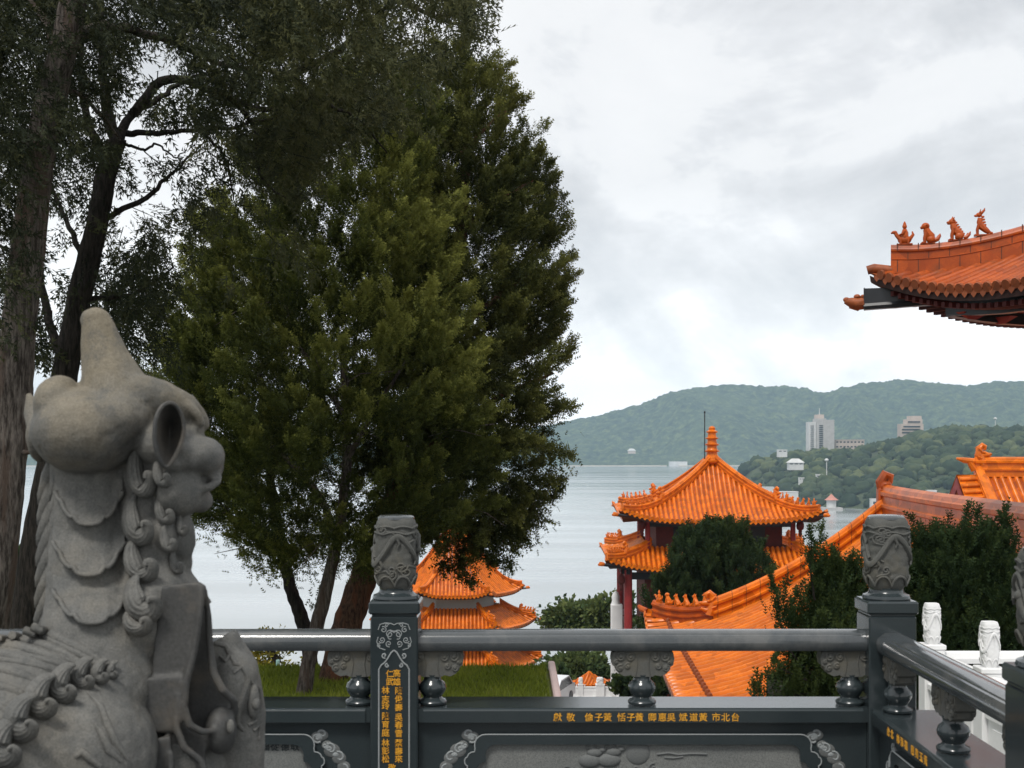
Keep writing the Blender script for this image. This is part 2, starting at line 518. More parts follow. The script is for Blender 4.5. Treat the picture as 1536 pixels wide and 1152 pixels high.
# far wooded range on the other shore
sil = [(-2500, 640), (-1500, 640), (-800, 655), (-300, 645), (0, 650), (60, 655), (200, 662), (500, 668), (700, 655), (800, 642), (848, 632), (900, 622), (960, 606), (1010, 588), (1050, 580), (1100, 575),
       (1150, 580), (1190, 578), (1235, 590), (1290, 575), (1350, 570), (1400, 575), (1450, 580), (1500, 573), (1536, 572), (1700, 560), (2200, 575), (3200, 600), (4200, 640)]
YC = 3900.0
NXh, NYh = 900, 150
hx = np.linspace(-3200, 3600, NXh); hy = np.linspace(2960, 4150, NYh)
HX, HY = np.meshgrid(hx, hy, indexing='ij')
spx = np.array([s[0] for s in sil], float); spy = np.array([s[1] for s in sil], float)
# crest height as a function of bearing
bear = 768 + HX / HY * F
crest = 1.7 + (672 - np.interp(bear, spx, spy)) * YC / F - 2
shore = 3080 + (fbm(HX * 0.002, 3.3) - 0.5) * 160
shore = np.where(HX < 100, shore + 60, shore)
u = np.clip((HY - shore) / (YC - shore), 0, 1.6)
rise = np.where(u < 1, np.sin(np.clip(u, 0, 1) * PI / 2) ** 1.35, 1 - (u - 1) * 0.6)
spur = (np.abs(fbm(HX * 0.0028, HY * 0.0011, 1.0, 4) - 0.5) * 2)
base = LAKE + (crest - LAKE) * rise
base = base - (crest - LAKE) * spur * np.sin(np.clip(u, 0, 1) * PI) * 0.62
can = (fbm(HX * 0.055, HY * 0.055, 2.0, 3) - 0.5) * 17 + (noise3(HX * 0.13, HY * 0.13, 7.0) - .5) * 9
HZ = np.where(u <= 0.0, LAKE - 3, np.maximum(base, LAKE + 1.0) + can * np.clip(u * 9, 0, 1))
t = NT('far_forest')
v = t.coord()
n = t.noise(v, 0.05, 5, 0.7); nb = t.noise(v, 0.006, 4, 0.6)
c = t.ramp(n, [(0.34, (0.008, 0.018, 0.010)), (0.5, (0.038, 0.060, 0.028)), (0.66, (0.125, 0.150, 0.06))])
c = t.mix(t.ramp(nb, [(0.45, 0.0), (0.7, 0.4)]), c, (0.085, 0.11, 0.045))
t.set(Base_Color=c, Roughness=0.95, Specular_IOR_Level=0.1)
t.bump(n, 0.8, 6.0)
o = np_mesh('hills', np.stack([HX, HY, HZ], -1).reshape(-1, 3), grid_faces(NXh, NYh), t.m, smooth=True)
tag(o, kind='structure')

# nearer wooded promontory on the right
psil = [(1085, 715), (1120, 700), (1180, 688), (1240, 680), (1300, 676), (1340, 668), (1380, 658), (1420, 652), (1470, 647), (1536, 646), (1700, 640), (2200, 640), (3000, 660)]
qx = np.linspace(180, 1500, 220); qy = np.linspace(840, 1700, 90)
QX, QY = np.meshgrid(qx, qy, indexing='ij')
def prom_z(X, Y):
    b = 768 + X / Y * F
    cr_ = 1.7 + (672 - np.interp(b, [p[0] for p in psil], [p[1] for p in psil])) * 1300 / F
    sh = np.interp(b, [1085, 1110, 1150, 1200, 1240, 1330, 1420, 1536, 2200], [1420, 1290, 1150, 1020, 930, 880, 860, 870, 900])
    u = (Y - sh) / (1300 - sh + 1e-6)
    r = np.where(u < 1, np.sin(np.clip(u, 0, 1) * PI / 2) ** 0.9, 1 - (u - 1) * 0.9)
    z = LAKE - 2 + (cr_ - LAKE) * r + (fbm(X * .012, Y * .012, 4.0) - .5) * 14 * np.clip(u * 3, 0, 1) * np.clip(1.6 - u, 0, 1)
    edge = np.clip((b - 1085) / 25, 0, 1)
    return np.where((u <= 0) | (u > 2.2), LAKE - 4, LAKE - 4 + (z - LAKE + 4) * edge), u
QZ, QU = prom_z(QX, QY)
t = NT('promontory_soil')
v = t.coord(); n = t.noise(v, 0.12, 6, 0.7)
t.set(Base_Color=t.ramp(n, [(0.35, (0.025, 0.04, 0.02)), (0.65, (0.06, 0.08, 0.03))]), Roughness=0.95)
o = np_mesh('promontory_hill', np.stack([QX, QY, QZ], -1).reshape(-1, 3), grid_faces(*QX.shape), t.m, smooth=True)
tag(o, kind='structure')
# ================================================================ dark stone balustrade of the terrace
def spiral(cx, cz, r0, turns, a0=0.0, sgn=1, n=None, r1=0.15):
    n = n or int(10 * turns) + 4
    return [(cx + r0 * (1 - (1 - r1) * k / (n - 1)) * math.cos(a0 + sgn * 2 * PI * turns * k / (n - 1)),
             cz + r0 * (1 - (1 - r1) * k / (n - 1)) * math.sin(a0 + sgn * 2 * PI * turns * k / (n - 1))) for k in range(n)]

def flat_tube(mb, pts2, y, r, flat=0.5, n=6):
    mb.tube([(x, y, z) for x, z in pts2], r, n, flat=1.0)

def text_mesh(chars, size, depth=0.0015):
    """chars: list of (character, x, z); one mesh lying in the x-z plane facing -y"""
    V, Fc = [], []
    dg = bpy.context.evaluated_depsgraph_get()
    for ch, x, z in chars:
        cu = bpy.data.curves.new('glyph', 'FONT'); cu.body = ch; cu.size = size; cu.extrude = depth
        cu.align_x = 'CENTER'; cu.resolution_u = 3
        cu.offset = size * 0.012
        ob = bpy.data.objects.new('glyph', cu); COL.objects.link(ob)
        bpy.context.view_layer.update()
        me = bpy.data.meshes.new_from_object(ob.evaluated_get(bpy.context.evaluated_depsgraph_get()))
        b = len(V)
        for v_ in me.vertices: V.append((x + v_.co.x, -v_.co.z, z + v_.co.y))
        for p in me.polygons: Fc.append([i + b for i in p.vertices])
        bpy.data.objects.remove(ob); bpy.data.curves.remove(cu); bpy.data.meshes.remove(me)
    return V, Fc

def superell(a, R, p=3.2):
    c, s = math.cos(a), math.sin(a)
    k = (abs(c) ** p + abs(s) ** p) ** (-1.0 / p)
    return R * k

CAP_PROF = [(0.0, 0.068), (0.018, 0.079), (0.05, 0.089), (0.10, 0.0925), (0.16, 0.0930), (0.22, 0.0925), (0.268, 0.0905), (0.284, 0.0875), (0.300, 0.0775)]
def cap_r(z):
    return float(np.interp(z, [p[0] for p in CAP_PROF], [p[1] for p in CAP_PROF]))
def cap_pt(u, z, off=0.0):
    a = u
    r = superell(a, cap_r(z) + off, 4.0)
    return (r * math.cos(a), r * math.sin(a), z)

def make_capital(scale=1.0, seed=1):
    rnd = random.Random(seed)
    mb = MB()
    na, nz = 72, 40
    P = []
    for i in range(nz + 1):
        z = 0.300 * i / nz
        row = []
        for k in range(na + 1):
            a = 2 * PI * (k % na) / na
            d = 0.0
            if 0.04 < z < 0.27:
                d = (float(fbm(math.cos(a) * 5 + seed, math.sin(a) * 5, z * 60, 2)) - 0.5) * 0.010
            row.append(cap_pt(a, z, d))
        P.append(row)
    mb.grid(P)
    mb.add([cap_pt(2 * PI * k / na, 0.300) for k in range(na)], [tuple(range(na))])
    # dragon body winding round the barrel
    for ph in (0.0, PI):
        pts, rad = [], []
        for k in range(46):
            q = k / 45
            u = ph + q * 3.7
            z = 0.165 + 0.06 * math.sin(q * 10.0 + ph)
            pts.append(cap_pt(u, z, 0.004)); rad.append(0.013 * (1 - 0.6 * q) + 0.003)
        mb.tube(pts, rad, 7)
        hu, hz = ph, 0.165
        mb.ell(cap_pt(hu, hz, 0.006), (0.020, 0.020, 0.017), nu=10, nv=7)
        for s_ in (-1, 1):
            mb.tube([cap_pt(hu + s_ * .12, hz + .01, .006), cap_pt(hu + s_ * .28, hz + .03, .008), cap_pt(hu + s_ * .33, hz + .05, .004)], [0.006, .004, .002], 5)
        for q in (0.25, 0.45, .65):
            u = ph + q * 3.7; z = 0.165 + 0.06 * math.sin(q * 10.0 + ph)
            mb.tube([cap_pt(u, z, .008), cap_pt(u + .14, z - .028, .008), cap_pt(u + .05, z - .046, .007)], [0.008, 0.006, 0.004], 6)
    # cloud scrolls
    for k in range(26):
        u0 = rnd.uniform(0, 2 * PI); z0 = rnd.choice([0.245, 0.235, 0.215, 0.075, 0.09, 0.12, 0.20]) + rnd.uniform(-.01, .01)
        r0 = rnd.uniform(0.016, 0.026); sg = rnd.choice((-1, 1))
        sp = spiral(0, 0, r0, 1.4, rnd.uniform(0, 6), sg)
        tail = [(sp[0][0] + sg * -0.02 * 1.0 - sg * .01 * j, sp[0][1] - 0.006 * j) for j in (2, 1)]
        pts = [cap_pt(u0 + x / 0.09, min(max(z0 + z, .03), .272), 0.003) for x, z in tail + sp]
        mb.tube(pts, 0.0052, 6)
    # wavy cloud collar under the top and lotus petals at the foot
    for zc, am, fr in ((0.258, .008, 8), (0.232, .010, 6)):
        mb.tube([cap_pt(2 * PI * k / 64, zc + am * abs(math.sin(fr / 2 * 2 * PI * k / 64)), .003) for k in range(65)], 0.0055, 6, cap=False)
    for k in range(8):
        ua = 2 * PI * (k + 0.5) / 8
        pts = []
        for j in range(11):
            q = -1 + 2 * j / 10
            pts.append(cap_pt(ua + q * PI / 8, 0.018 + 0.040 * (1 - abs(q) ** 2.2), 0.005))
        mb.tube(pts, 0.0055, 6)
    mb.v = [(x * .91, y * .91, z) for x, y, z in mb.v]
    return mb

def make_post(name, label, group, loc, rz, carving=True, seed=1):
    r = thing(name, label, 'stone post', loc, rz, group)
    b = MB()
    b.box((0, 0, 0.50), (0.198, 0.198, 1.00), bev=0.006)
    b.build('shaft', M['green_stone'], r)
    b = MB()
    b.box((0, 0, 1.004), (0.186, 0.186, 0.010))
    b.box((0, 0, 1.035), (0.214, 0.214, 0.054), bev=0.008)
    b.build('cap_slab', M['green_stone'], r)
    b = MB()
    b.lathe([(0.096, 1.060), (0.100, 1.068), (0.096, 1.080), (0.080, 1.086), (0.072, 1.094), (0.070, 1.104), (0.072, 1.112)], 40)
    b.build('neck_ring', M['green_stone'], r, smooth=40)
    cb = make_capital(1.0, seed)
    c = cb.build('carved_capital', M['carved_stone'], r, smooth=50)
    for v_ in c.data.vertices: v_.co.z += 1.106
    b = MB()
    b.lathe([(0.0775, 1.400), (0.0765, 1.409), (0.069, 1.4155), (0.04, 1.418)], 40)
    b.build('polished_top', M['rail_stone'], r, smooth=40)
    if carving:
        y = -0.1005
        b = MB()
        W_ = 0.063
        # border with pointed cusped head
        zc = 0.78
        left = [(-W_, 0.02), (-W_, zc), (-W_ + .010, zc + .018), (-W_ + .024, zc + .028), (-.026, zc + .046), (-.012, zc + .070), (0, zc + .080)]
        for s_ in (-1, 1):
            flat_tube(b, [(s_ * x, z) for x, z in left], y, 0.0036)
            flat_tube(b, [(s_ * x, z) for x, z in spiral(-.040, zc + .058, .012, 1.1, -1.2, -1)], y, 0.0034)
            flat_tube(b, [(s_ * x, z) for x, z in spiral(-.028, zc + .016, .010, 1.1, 1.5, 1)], y, 0.0032)
        b.build('etched_border', M['etched'], r)
        b = MB()
        zo = 0.915
        for s_ in (-1, 1):
            for cx_, cz_, rr, tn, a0, sg in ((-.018, zo + .012, .018, 1.5, 0.3, 1), (-.044, zo + .030, .014, 1.3, 2.0, -1), (-.050, zo - .012, .014, 1.4, 3.6, 1),
                                         (-.022, zo - .028, .014, 1.3, 5.0, -1), (-.062, zo - .036, .009, 1.1, 1.0, 1), (-.030, zo + .048, .009, 1.1, 0.2, 1), (-.010, zo - .004, .030, .5, 1.2, 1)):
                flat_tube(b, [(s_ * x, z) for x, z in spiral(cx_, cz_, rr, tn, a0, sg)], y + .0006, 0.0022)
            flat_tube(b, [(s_ * -.066, zo + .030), (s_ * -.058, zo + .052), (s_ * -.036, zo + .058), (s_ * -.012, zo + .056), (0, zo + .050)], y + .0006, 0.0022)
            flat_tube(b, [(s_ * -.066, zo + .000), (s_ * -.072, zo - .020), (s_ * -.060, zo - .046), (s_ * -.036, zo - .054)], y + .0006, 0.0022)
        b.build('scroll_emblem', M['etched'], r)
    return r

def cloud_bracket(mb, w=0.255, h=0.108, d=0.075):
    """carved cloud bracket, x-z outline centred on x=0 with its top at z=0"""
    out = []
    for x, z in ((-.5, -.05), (-.52, -.30), (-.50, -.55), (-.42, -.66), (-.40, -.86), (-.30, -.98), (-.20, -.93), (-.17, -.98), (-.12, -1.0)):
        out.append((x * w, z * h))
    out = out + [(-x, z) for x, z in out[::-1]]
    out = [(-.42 * w, 0)] + out + [(.42 * w, 0)]
    mb.prism(out, -d / 2, d / 2)
    for sy in (-1, 1):
        y = sy * d / 2
        for s_ in (-1, 1):
            for cx_, cz_, rr, tn in ((-.36, -.22, .028, 1.3), (-.20, -.24, .024, 1.3), (-.25, -.58, .018, 1.2), (-.38, -.66, .020, 1.2), (-.44, -.42, .012, 1)):
                c = (s_ * cx_ * w, cz_ * h)
                mb.tube([(x, y, z) for x, z in spiral(c[0], c[1], rr * .75, tn, 1.0, s_)], 0.0062, 6)
                mb.ell((c[0], y, c[1]), (rr * .34, .009, rr * .34), nu=8, nv=6)
                mb.ell((c[0], y - sy * .004, c[1]), (rr * .95, .008, rr * .95), nu=12, nv=6)
            mb.tube([(s_ * -.12 * w, y, -.1 * h), (s_ * -.09 * w, y, -.5 * h), (s_ * -.12 * w, y, -.95 * h)], [.003, .004, .003], 5)

def make_baluster(name, parent, x, half=0):
    o = bpy.data.objects.new(name, None); COL.objects.link(o); o.parent = parent; o.location = (x, 0, 0)
    b = MB()
    cloud_bracket(b)
    c = b.build('cloud_bracket', M['carved_stone'], o, smooth=35)
    c.location = (0, 0, 0.846)
    b = MB()
    b.lathe([(0.058, 0.621), (0.060, 0.630), (0.055, 0.638), (0.044, 0.642), (0.038, 0.650), (0.046, 0.662), (0.056, 0.678), (0.058, 0.692), (0.052, 0.708), (0.040, 0.718), (0.036, 0.726), (0.040, 0.745)], 32)
    b.build('vase', M['green_stone'], o, smooth=40)
    return o

RAIL_PROF = [(-.058, .850), (-.066, .862), (-.070, .880), (-.068, .900), (-.058, .914), (-.050, .917), (-.047, .9225), (-.030, .931), (0, .934), (.030, .931), (.047, .9225), (.050, .917), (.058, .914), (.068, .900), (.070, .880), (.066, .862), (.058, .850)]

def frame_path(x0, x1, zt, zb):
    """half-open frame with stepped cloud corners; goes from bottom left, over the top, to bottom right"""
    pts = []
    c = [(x0, zb), (x0, zt - .130)]
    c += [(x0 - .012 * math.sin(a), zt - .130 + .0 + .018 * (1 - math.cos(a))) for a in np.linspace(.4, PI, 5)]
    c += [(x0 + .030 - .030 * math.cos(a), zt - .094 + .022 * math.sin(a)) for a in np.linspace(0.1, PI / 2, 4)]
    c += [(x0 + .075 - .045 * math.cos(a), zt - .045 + .045 * math.sin(a)) for a in np.linspace(-.3, PI / 2, 7)]
    mid = (x0 + x1) / 2
    return c + [(2 * mid - x, z) for x, z in c[::-1]]

def strip(mb, path, wid, y0, y1):
    """flat band of given width along path in x-z, between y0 and y1, inner side = right of travel"""
    L, R_ = [], []
    n = len(path)
    for i, (x, z) in enumerate(path):
        a, b = path[max(i - 1, 0)], path[min(i + 1, n - 1)]
        dx, dz = b[0] - a[0], b[1] - a[1]
        l = math.hypot(dx, dz) or 1
        L.append((x, z)); R_.append((x + dz / l * wid, z - dx / l * wid))
    g = [[(p[0], y1, p[1]), (p[0], y0, p[1]), (q[0], y0, q[1]), (q[0], y1, q[1])] for p, q in zip(L, R_)]
    mb.grid(g)
    return R_

def make_section(label, loc, rz, L, bal_x, chars=None, panel_chars=None, plain=False):
    r = thing('balustrade_section', label, 'balustrade', loc, rz, 'dark stone balustrade sections')
    b = MB()
    path = [((x, 0, 0), (0, 1, 0), (0, 0, 1)) for x in np.linspace(0.0, L, 8)]
    b.sweep(RAIL_PROF, path)
    b.build('handrail', M['rail_stone'], r, smooth=30)
    b = MB()
    prof = [(-.092, .556), (-.094, .558), (-.094, .606), (-.090, .6105), (-.080, .6165), (.166, .6165), (.176, .6105), (.180, .606), (.180, .558), (.178, .556)]
    b.sweep(prof, [((x, 0, 0), (0, 1, 0), (0, 0, 1)) for x in (0.022, L - 0.022)])
    b.box((0.010, 0, 0.586), (0.0245, 0.17, 0.058)); b.box((L - 0.010, 0, 0.586), (0.0245, 0.17, 0.058))
    b.build('middle_rail', M['rail_stone'] if plain else M['green_stone'], r, smooth=20)
    b = MB()
    b.box((L / 2, 0.0, 0.30), (L - .002, 0.11, 0.511))
    b.build('panel_slab', M['green_stone'], r)
    b = MB(); b.box((L / 2, 0, 0.022), (L - .002, 0.25, 0.044), bev=0.006)
    b.build('plinth', M['green_stone'], r)
    # raised frame and sunk granite field
    x0, x1, zt, zb = 0.205, L - 0.205, 0.505, 0.085
    b = MB()
    fp = frame_path(x0, x1, zt, zb)
    inner = frame_path(x0 + .045, x1 - .045, zt - .042, zb)
    b.grid([[(p[0], -.054, p[1]), (p[0], -.078, p[1]), (q[0], -.078, q[1]), (q[0], -.054, q[1])] for p, q in zip(fp, inner)])
    b.build('panel_frame', M['green_stone'], r)
    b = MB()
    b.prism(inner, -0.0585, -0.0562)
    b.build('granite_field', M['granite'], r)
    b = MB()
    flat_tube(b, [(x, z) for x, z in fp], -0.078, 0.0030)
    # cloud ornaments outside the frame corners
    for s_ in (0, 1):
        def mx_(pts): return [(L - x, z) if s_ else (x, z) for x, z in pts]
        for cx_, cz_, rr, tn, a0, sg in ((x0 + .022, zt - .018, .022, 1.3, 4.0, 1), (x0 + .0, zt - .004, .020, .8, 0.5, 1), (x0 - .034, zt - .068, .030, .65, 1.0, 1), (x0 - .070, zt - .100, .026, .7, 1.2, 1),
                                         (x0 - .030, zt - .062, .012, 1.2, 1.0, -1), (x0 - .092, zt - .150, .022, .7, 1.4, 1), (x0 - .012, zt - .050, .014, 1.1, 2, 1)):
            flat_tube(b, mx_(spiral(cx_, cz_, rr, tn, a0, sg)), -0.057, 0.0050)
        flat_tube(b, mx_([(x0 - .105, zt - .20), (x0 - .112, zt - .30), (x0 - .106, zt - .40)]), -0.057, 0.004)
        for cx_, cz_, rx, rz_ in ((x0 + .014, zt - .012, .020, .016), (x0 - .020, zt - .058, .016, .012), (x0 - .055, zt - .088, .015, .011)):
            c = mx_([(cx_, cz_)])[0]
            b.ell((c[0], -.056, c[1]), (rx, .006, rz_), nu=12, nv=6)
    b.build('cloud_ornament', M['etched'], r)
    for s_ in (0, 1):
        for grp in (((x0 + .020, zt - .016, .024), (x0 + .0, zt - .008, .022)), ((x0 - .020, zt - .050, .020), (x0 - .040, zt - .072, .030), (x0 - .070, zt - .104, .026), (x0 - .090, zt - .140, .024), (x0 - .100, zt - .180, .020))):
            b = MB()
            for cx_, cz_, rr in grp:
                b.ell((L - cx_ if s_ else cx_, -.0555, cz_), (rr * 1.15, .0042, rr), nu=16, nv=8)
            b.build('cloud_relief', M['relief_stone'], r, smooth=60)
    # low relief in the field
    if not plain:
        b = MB(); y = -0.059
        cxm = L / 2
        rel = random.Random(5)
        b.ell((cxm - .02, y + .004, .425), (.055, .012, .055), nu=24, nv=8)
        for cx_, cz_ in ((cxm - .20, .425), (cxm - .12, .428)):
            b.ell((cx_, y, cz_), (.035, .012, .020), nu=12, nv=6)
            b.ell((cx_ + .03, y, cz_ + .012), (.018, .010, .012), nu=10, nv=6)
            b.ell((cx_ - .02, y, cz_ - .035), (.05, .014, .030), nu=12, nv=6)
            for k in range(3):
                flat_tube(b, spiral(cx_ - .03 + .03 * k, cz_ + .020 - .004 * k, .012, 1.0, 0.5, 1), y, .004)
        flat_tube(b, [(cxm + .06, .418), (cxm + .11, .424), (cxm + .15, .416), (cxm + .20, .421), (cxm + .27, .419)], y, .006)
        flat_tube(b, [(cxm + .09, .405), (cxm + .13, .402), (cxm + .17, .408)], y, .005)
        for k in range(7):
            flat_tube(b, spiral(cxm - .26 + .012 * k + rel.uniform(-.1, .5), .36 - .02 * rel.random(), .022, 1.2, rel.uniform(0, 6), 1), y, .005)
        b.build('carved_relief', M['relief_stone'], r, smooth=50)
    for bx in bal_x:
        make_baluster('baluster', r, bx)
    if chars:
        for part in chars[0]:
            V_, Fc = text_mesh(part, chars[1])
            b = MB(); b.add([(x, y - 0.0945, z) for x, y, z in V_], Fc)
            b.build('gold_inscription', M['gold'], r, fix=False)
    if panel_chars:
        V_, Fc = text_mesh(panel_chars[0], panel_chars[1])
        b = MB(); b.add([(x, y - 0.0592, z) for x, y, z in V_], Fc)
        b.build('carved_inscription', M['green_stone'], r, fix=False)
    return r

YP = 5.5                                   # centre line of the front balustrade
XL, XC = -0.490, 1.583
def pxx(px): return (px - 768.0) * 5.4 / F
pl = make_post('balustrade_post', 'dark stone post with gold inscription and carved barrel capital, left of the railing', 'dark stone balustrade posts', (XL, YP, 0), 0, True, 1)
# gold characters on the post
zc = lambda py: EYE - (py - HOR) * 5.4 / F
ch = []
right = list(zip('高雄', (303, 303), (200, 285))) + list(zip('陳俊壽吳春雪蔡壽來', (322,) * 9, (375, 460, 545, 640, 720, 805, 900, 985, 1060)))
left_ = list(zip('仁武', (232, 232), (205, 285))) + list(zip('林志玲陳育庭林彭松', (190,) * 9, (372, 460, 530, 630, 715, 798, 900, 980, 1062)))
for c, cx_, cy_ in right + left_ + [('敬', 255, 1150), ('獻', 255, 1235)]:
    ch.append((c, pxx(550 + cx_ / 6.7) - XL, zc(980 + cy_ / 6.7) - 0.0125))
for part in (ch[:11], ch[11:22], ch[22:]):
    V_, Fc = text_mesh(part, 0.0335)
    b = MB(); b.add([(x, y - 0.1000, z) for x, y, z in V_], Fc)
    b.build('gold_inscription', M['gold'], pl, fix=False)

make_post('balustrade_post', 'plain dark stone corner post with carved barrel capital where the railing turns', 'dark stone balustrade posts', (XC, YP, 0), 0, False, 2)
SIDE_A = math.radians(0.5)
SD = Vector((-math.sin(SIDE_A), -math.cos(SIDE_A), 0))
X2 = Vector((XC, YP, 0)) + SD * 1.72
make_post('balustrade_post', 'dark stone post cut off by the right edge, nearest the viewer', 'dark stone balustrade posts', X2, -SIDE_A, True, 3)

# middle span, names read from the right
Lm = XC - XL - 0.198
mid_ch = []
for c, q in zip('獻敬倫子黃恬子黃卿惠吳斌道黃市北台', (85, 185, 325, 400, 468, 575, 648, 712, 812, 890, 958, 1050, 1130, 1203, 1303, 1375, 1450)):
    mid_ch.append((c, pxx(820 + q / 5.12) - (XL + .099), 0.567))
make_section('wide middle span of dark stone balustrade with a gold inscription along its rail', (XL + 0.099, YP, 0), 0, Lm, (0.055, (963 - 768) * 5.5 / F - XL - .099, Lm - 0.055), ((mid_ch[:2], mid_ch[2:5], mid_ch[5:8], mid_ch[8:11], mid_ch[11:14], mid_ch[14:]), 0.0365))
Ll = 4.04
pc = [(c, Ll - (pxx(553) - pxx(q)) , 0.437) for c, q in zip('福從德取', (393, 407, 422.5, 437.5))]
make_section('left span of dark stone balustrade behind the stone beast', (XL - 0.099 - Ll, YP, 0), 0, Ll, (Ll - 0.055, Ll - 1.02, Ll - 2.02, Ll - 3.0), None, (pc, 0.0375))
S0 = Vector((XC, YP, 0)) + SD * 0.099
Ls = 1.72 - 0.198
side_ch = [(c, 0.27 + 0.052 * k + (0.03 if k > 1 else 0) + (.03 if k > 4 else 0), 0.567) for k, c in enumerate('台北林添福陳美玉黃')]
make_section('side span of dark stone balustrade running towards the viewer on the right', S0, -PI / 2 - SIDE_A, Ls, (0.07, Ls / 2, Ls - .055), ((side_ch[:2], side_ch[2:5], side_ch[5:]), 0.0365))

m = MB(); m.box((-0.2, 1.0, -0.10), (12, 9.3, 0.2))
tag(m.build('terrace_floor', M['dark_paving']), kind='structure')
m = MB(); m.box((-0.2, 1.0, -1.42), (11.9, 9.2, 2.43))
tag(m.build('terrace_retaining_wall', M['granite']), 'grey granite retaining wall under the viewing terrace', 'wall')

# ================================================================ white marble balustrades
def white_post(loc, label, h=1.18, group='white marble posts of the lower terrace', w=0.17):
    r = thing('marble_post', label, 'marble post', loc, 0.0, group)
    b = MB(); b.box((0, 0, (h - .38) / 2), (w, w, h - .38), bev=.006); b.box((0, 0, h - .36), (w * 1.1, w * 1.1, .04), bev=.006)
    b.build('shaft', M['white_marble'], r)
    b = MB()
    k_ = w / .17
    cb = make_capital(1.0, 4)
    b.add([(x * .74 * k_, y * .74 * k_, h - .34 + z * 1.13) for x, y, z in cb.v], cb.f)
    b.build('carved_capital', M['white_marble'], r, smooth=60)
    return r

def white_span(a, b_, label, h=.78, group='white marble spans of the lower terrace'):
    a, b_ = Vector(a), Vector(b_)
    d = b_ - a; L = d.length
    r = thing('marble_balustrade', label, 'balustrade', a, math.atan2(d.y, d.x), group)
    x0, x1 = .09, L - .09
    m = MB(); m.sweep([(-.055, h - .10), (-.065, h - .06), (-.05, h - .01), (0, h), (.05, h - .01), (.065, h - .06), (.055, h - .10)], [((x, 0, 0), (0, 1, 0), (0, 0, 1)) for x in (x0, x1)])
    m.build('handrail', M['white_marble'], r)
    m = MB(); m.box((L / 2, 0, .26), (x1 - x0, .10, .46), bev=.008); m.box((L / 2, 0, .50), (x1 - x0, .15, .05), bev=.006)
    m.box((L / 2, -.053, .26), ((x1 - x0) * .8, .012, .30))
    m.build('panel', M['white_marble'], r)
    m = MB(); m.box((L / 2, 0, .015), (L + .1, .34, .09), bev=.01)
    m.build('plinth', M['white_marble'], r)
    for xx in ((x0 + .05, x1 - .05) if L < 1.4 else (x0 + .05, L / 2, x1 - .05)):
        m = MB()
        m.prism([(xx - .03, .525), (xx + .03, .525), (xx + .045, .58), (xx + .04, .62), (xx + .09, .66), (xx + .08, h - .10), (xx - .08, h - .10), (xx - .09, .66), (xx - .04, .62), (xx - .045, .58)], -.035, .035)
        m.build('bracket', M['white_marble'], r)
    return r
WZ = -0.78
wc = Vector((3.52, 10.9, WZ)); wd = Vector((0.06, -1.15, 0))
white_post(wc, 'white marble corner post with carved capital, the farther of two beside the dark corner post')
white_post(wc + wd, 'white marble post with carved capital, the nearer one over the dark side railing')
white_span(wc, wc + wd, 'white marble railing span between the two carved white posts')
white_post(wc + wd * 2, 'white marble post half hidden under the dark side railing')
white_span(wc + wd, wc + wd * 2, 'white marble railing span seen under the dark side railing')
white_span(wc + wd * 2, wc + wd * 3, 'white marble railing span lowest at the right, glimpsed below the dark handrail')
white_span(wc, wc + Vector((1.75, 0, 0)), 'white marble railing span running to the right in front of the junipers')
m = MB(); m.box((6.5, 8.35, -1.68), (6.3, 5.4, 1.8))
tag(m.build('lower_terrace_floor', M['white_marble']), kind='structure')
# ================================================================ glazed tile roofs
UP = Vector((0, 0, 1))

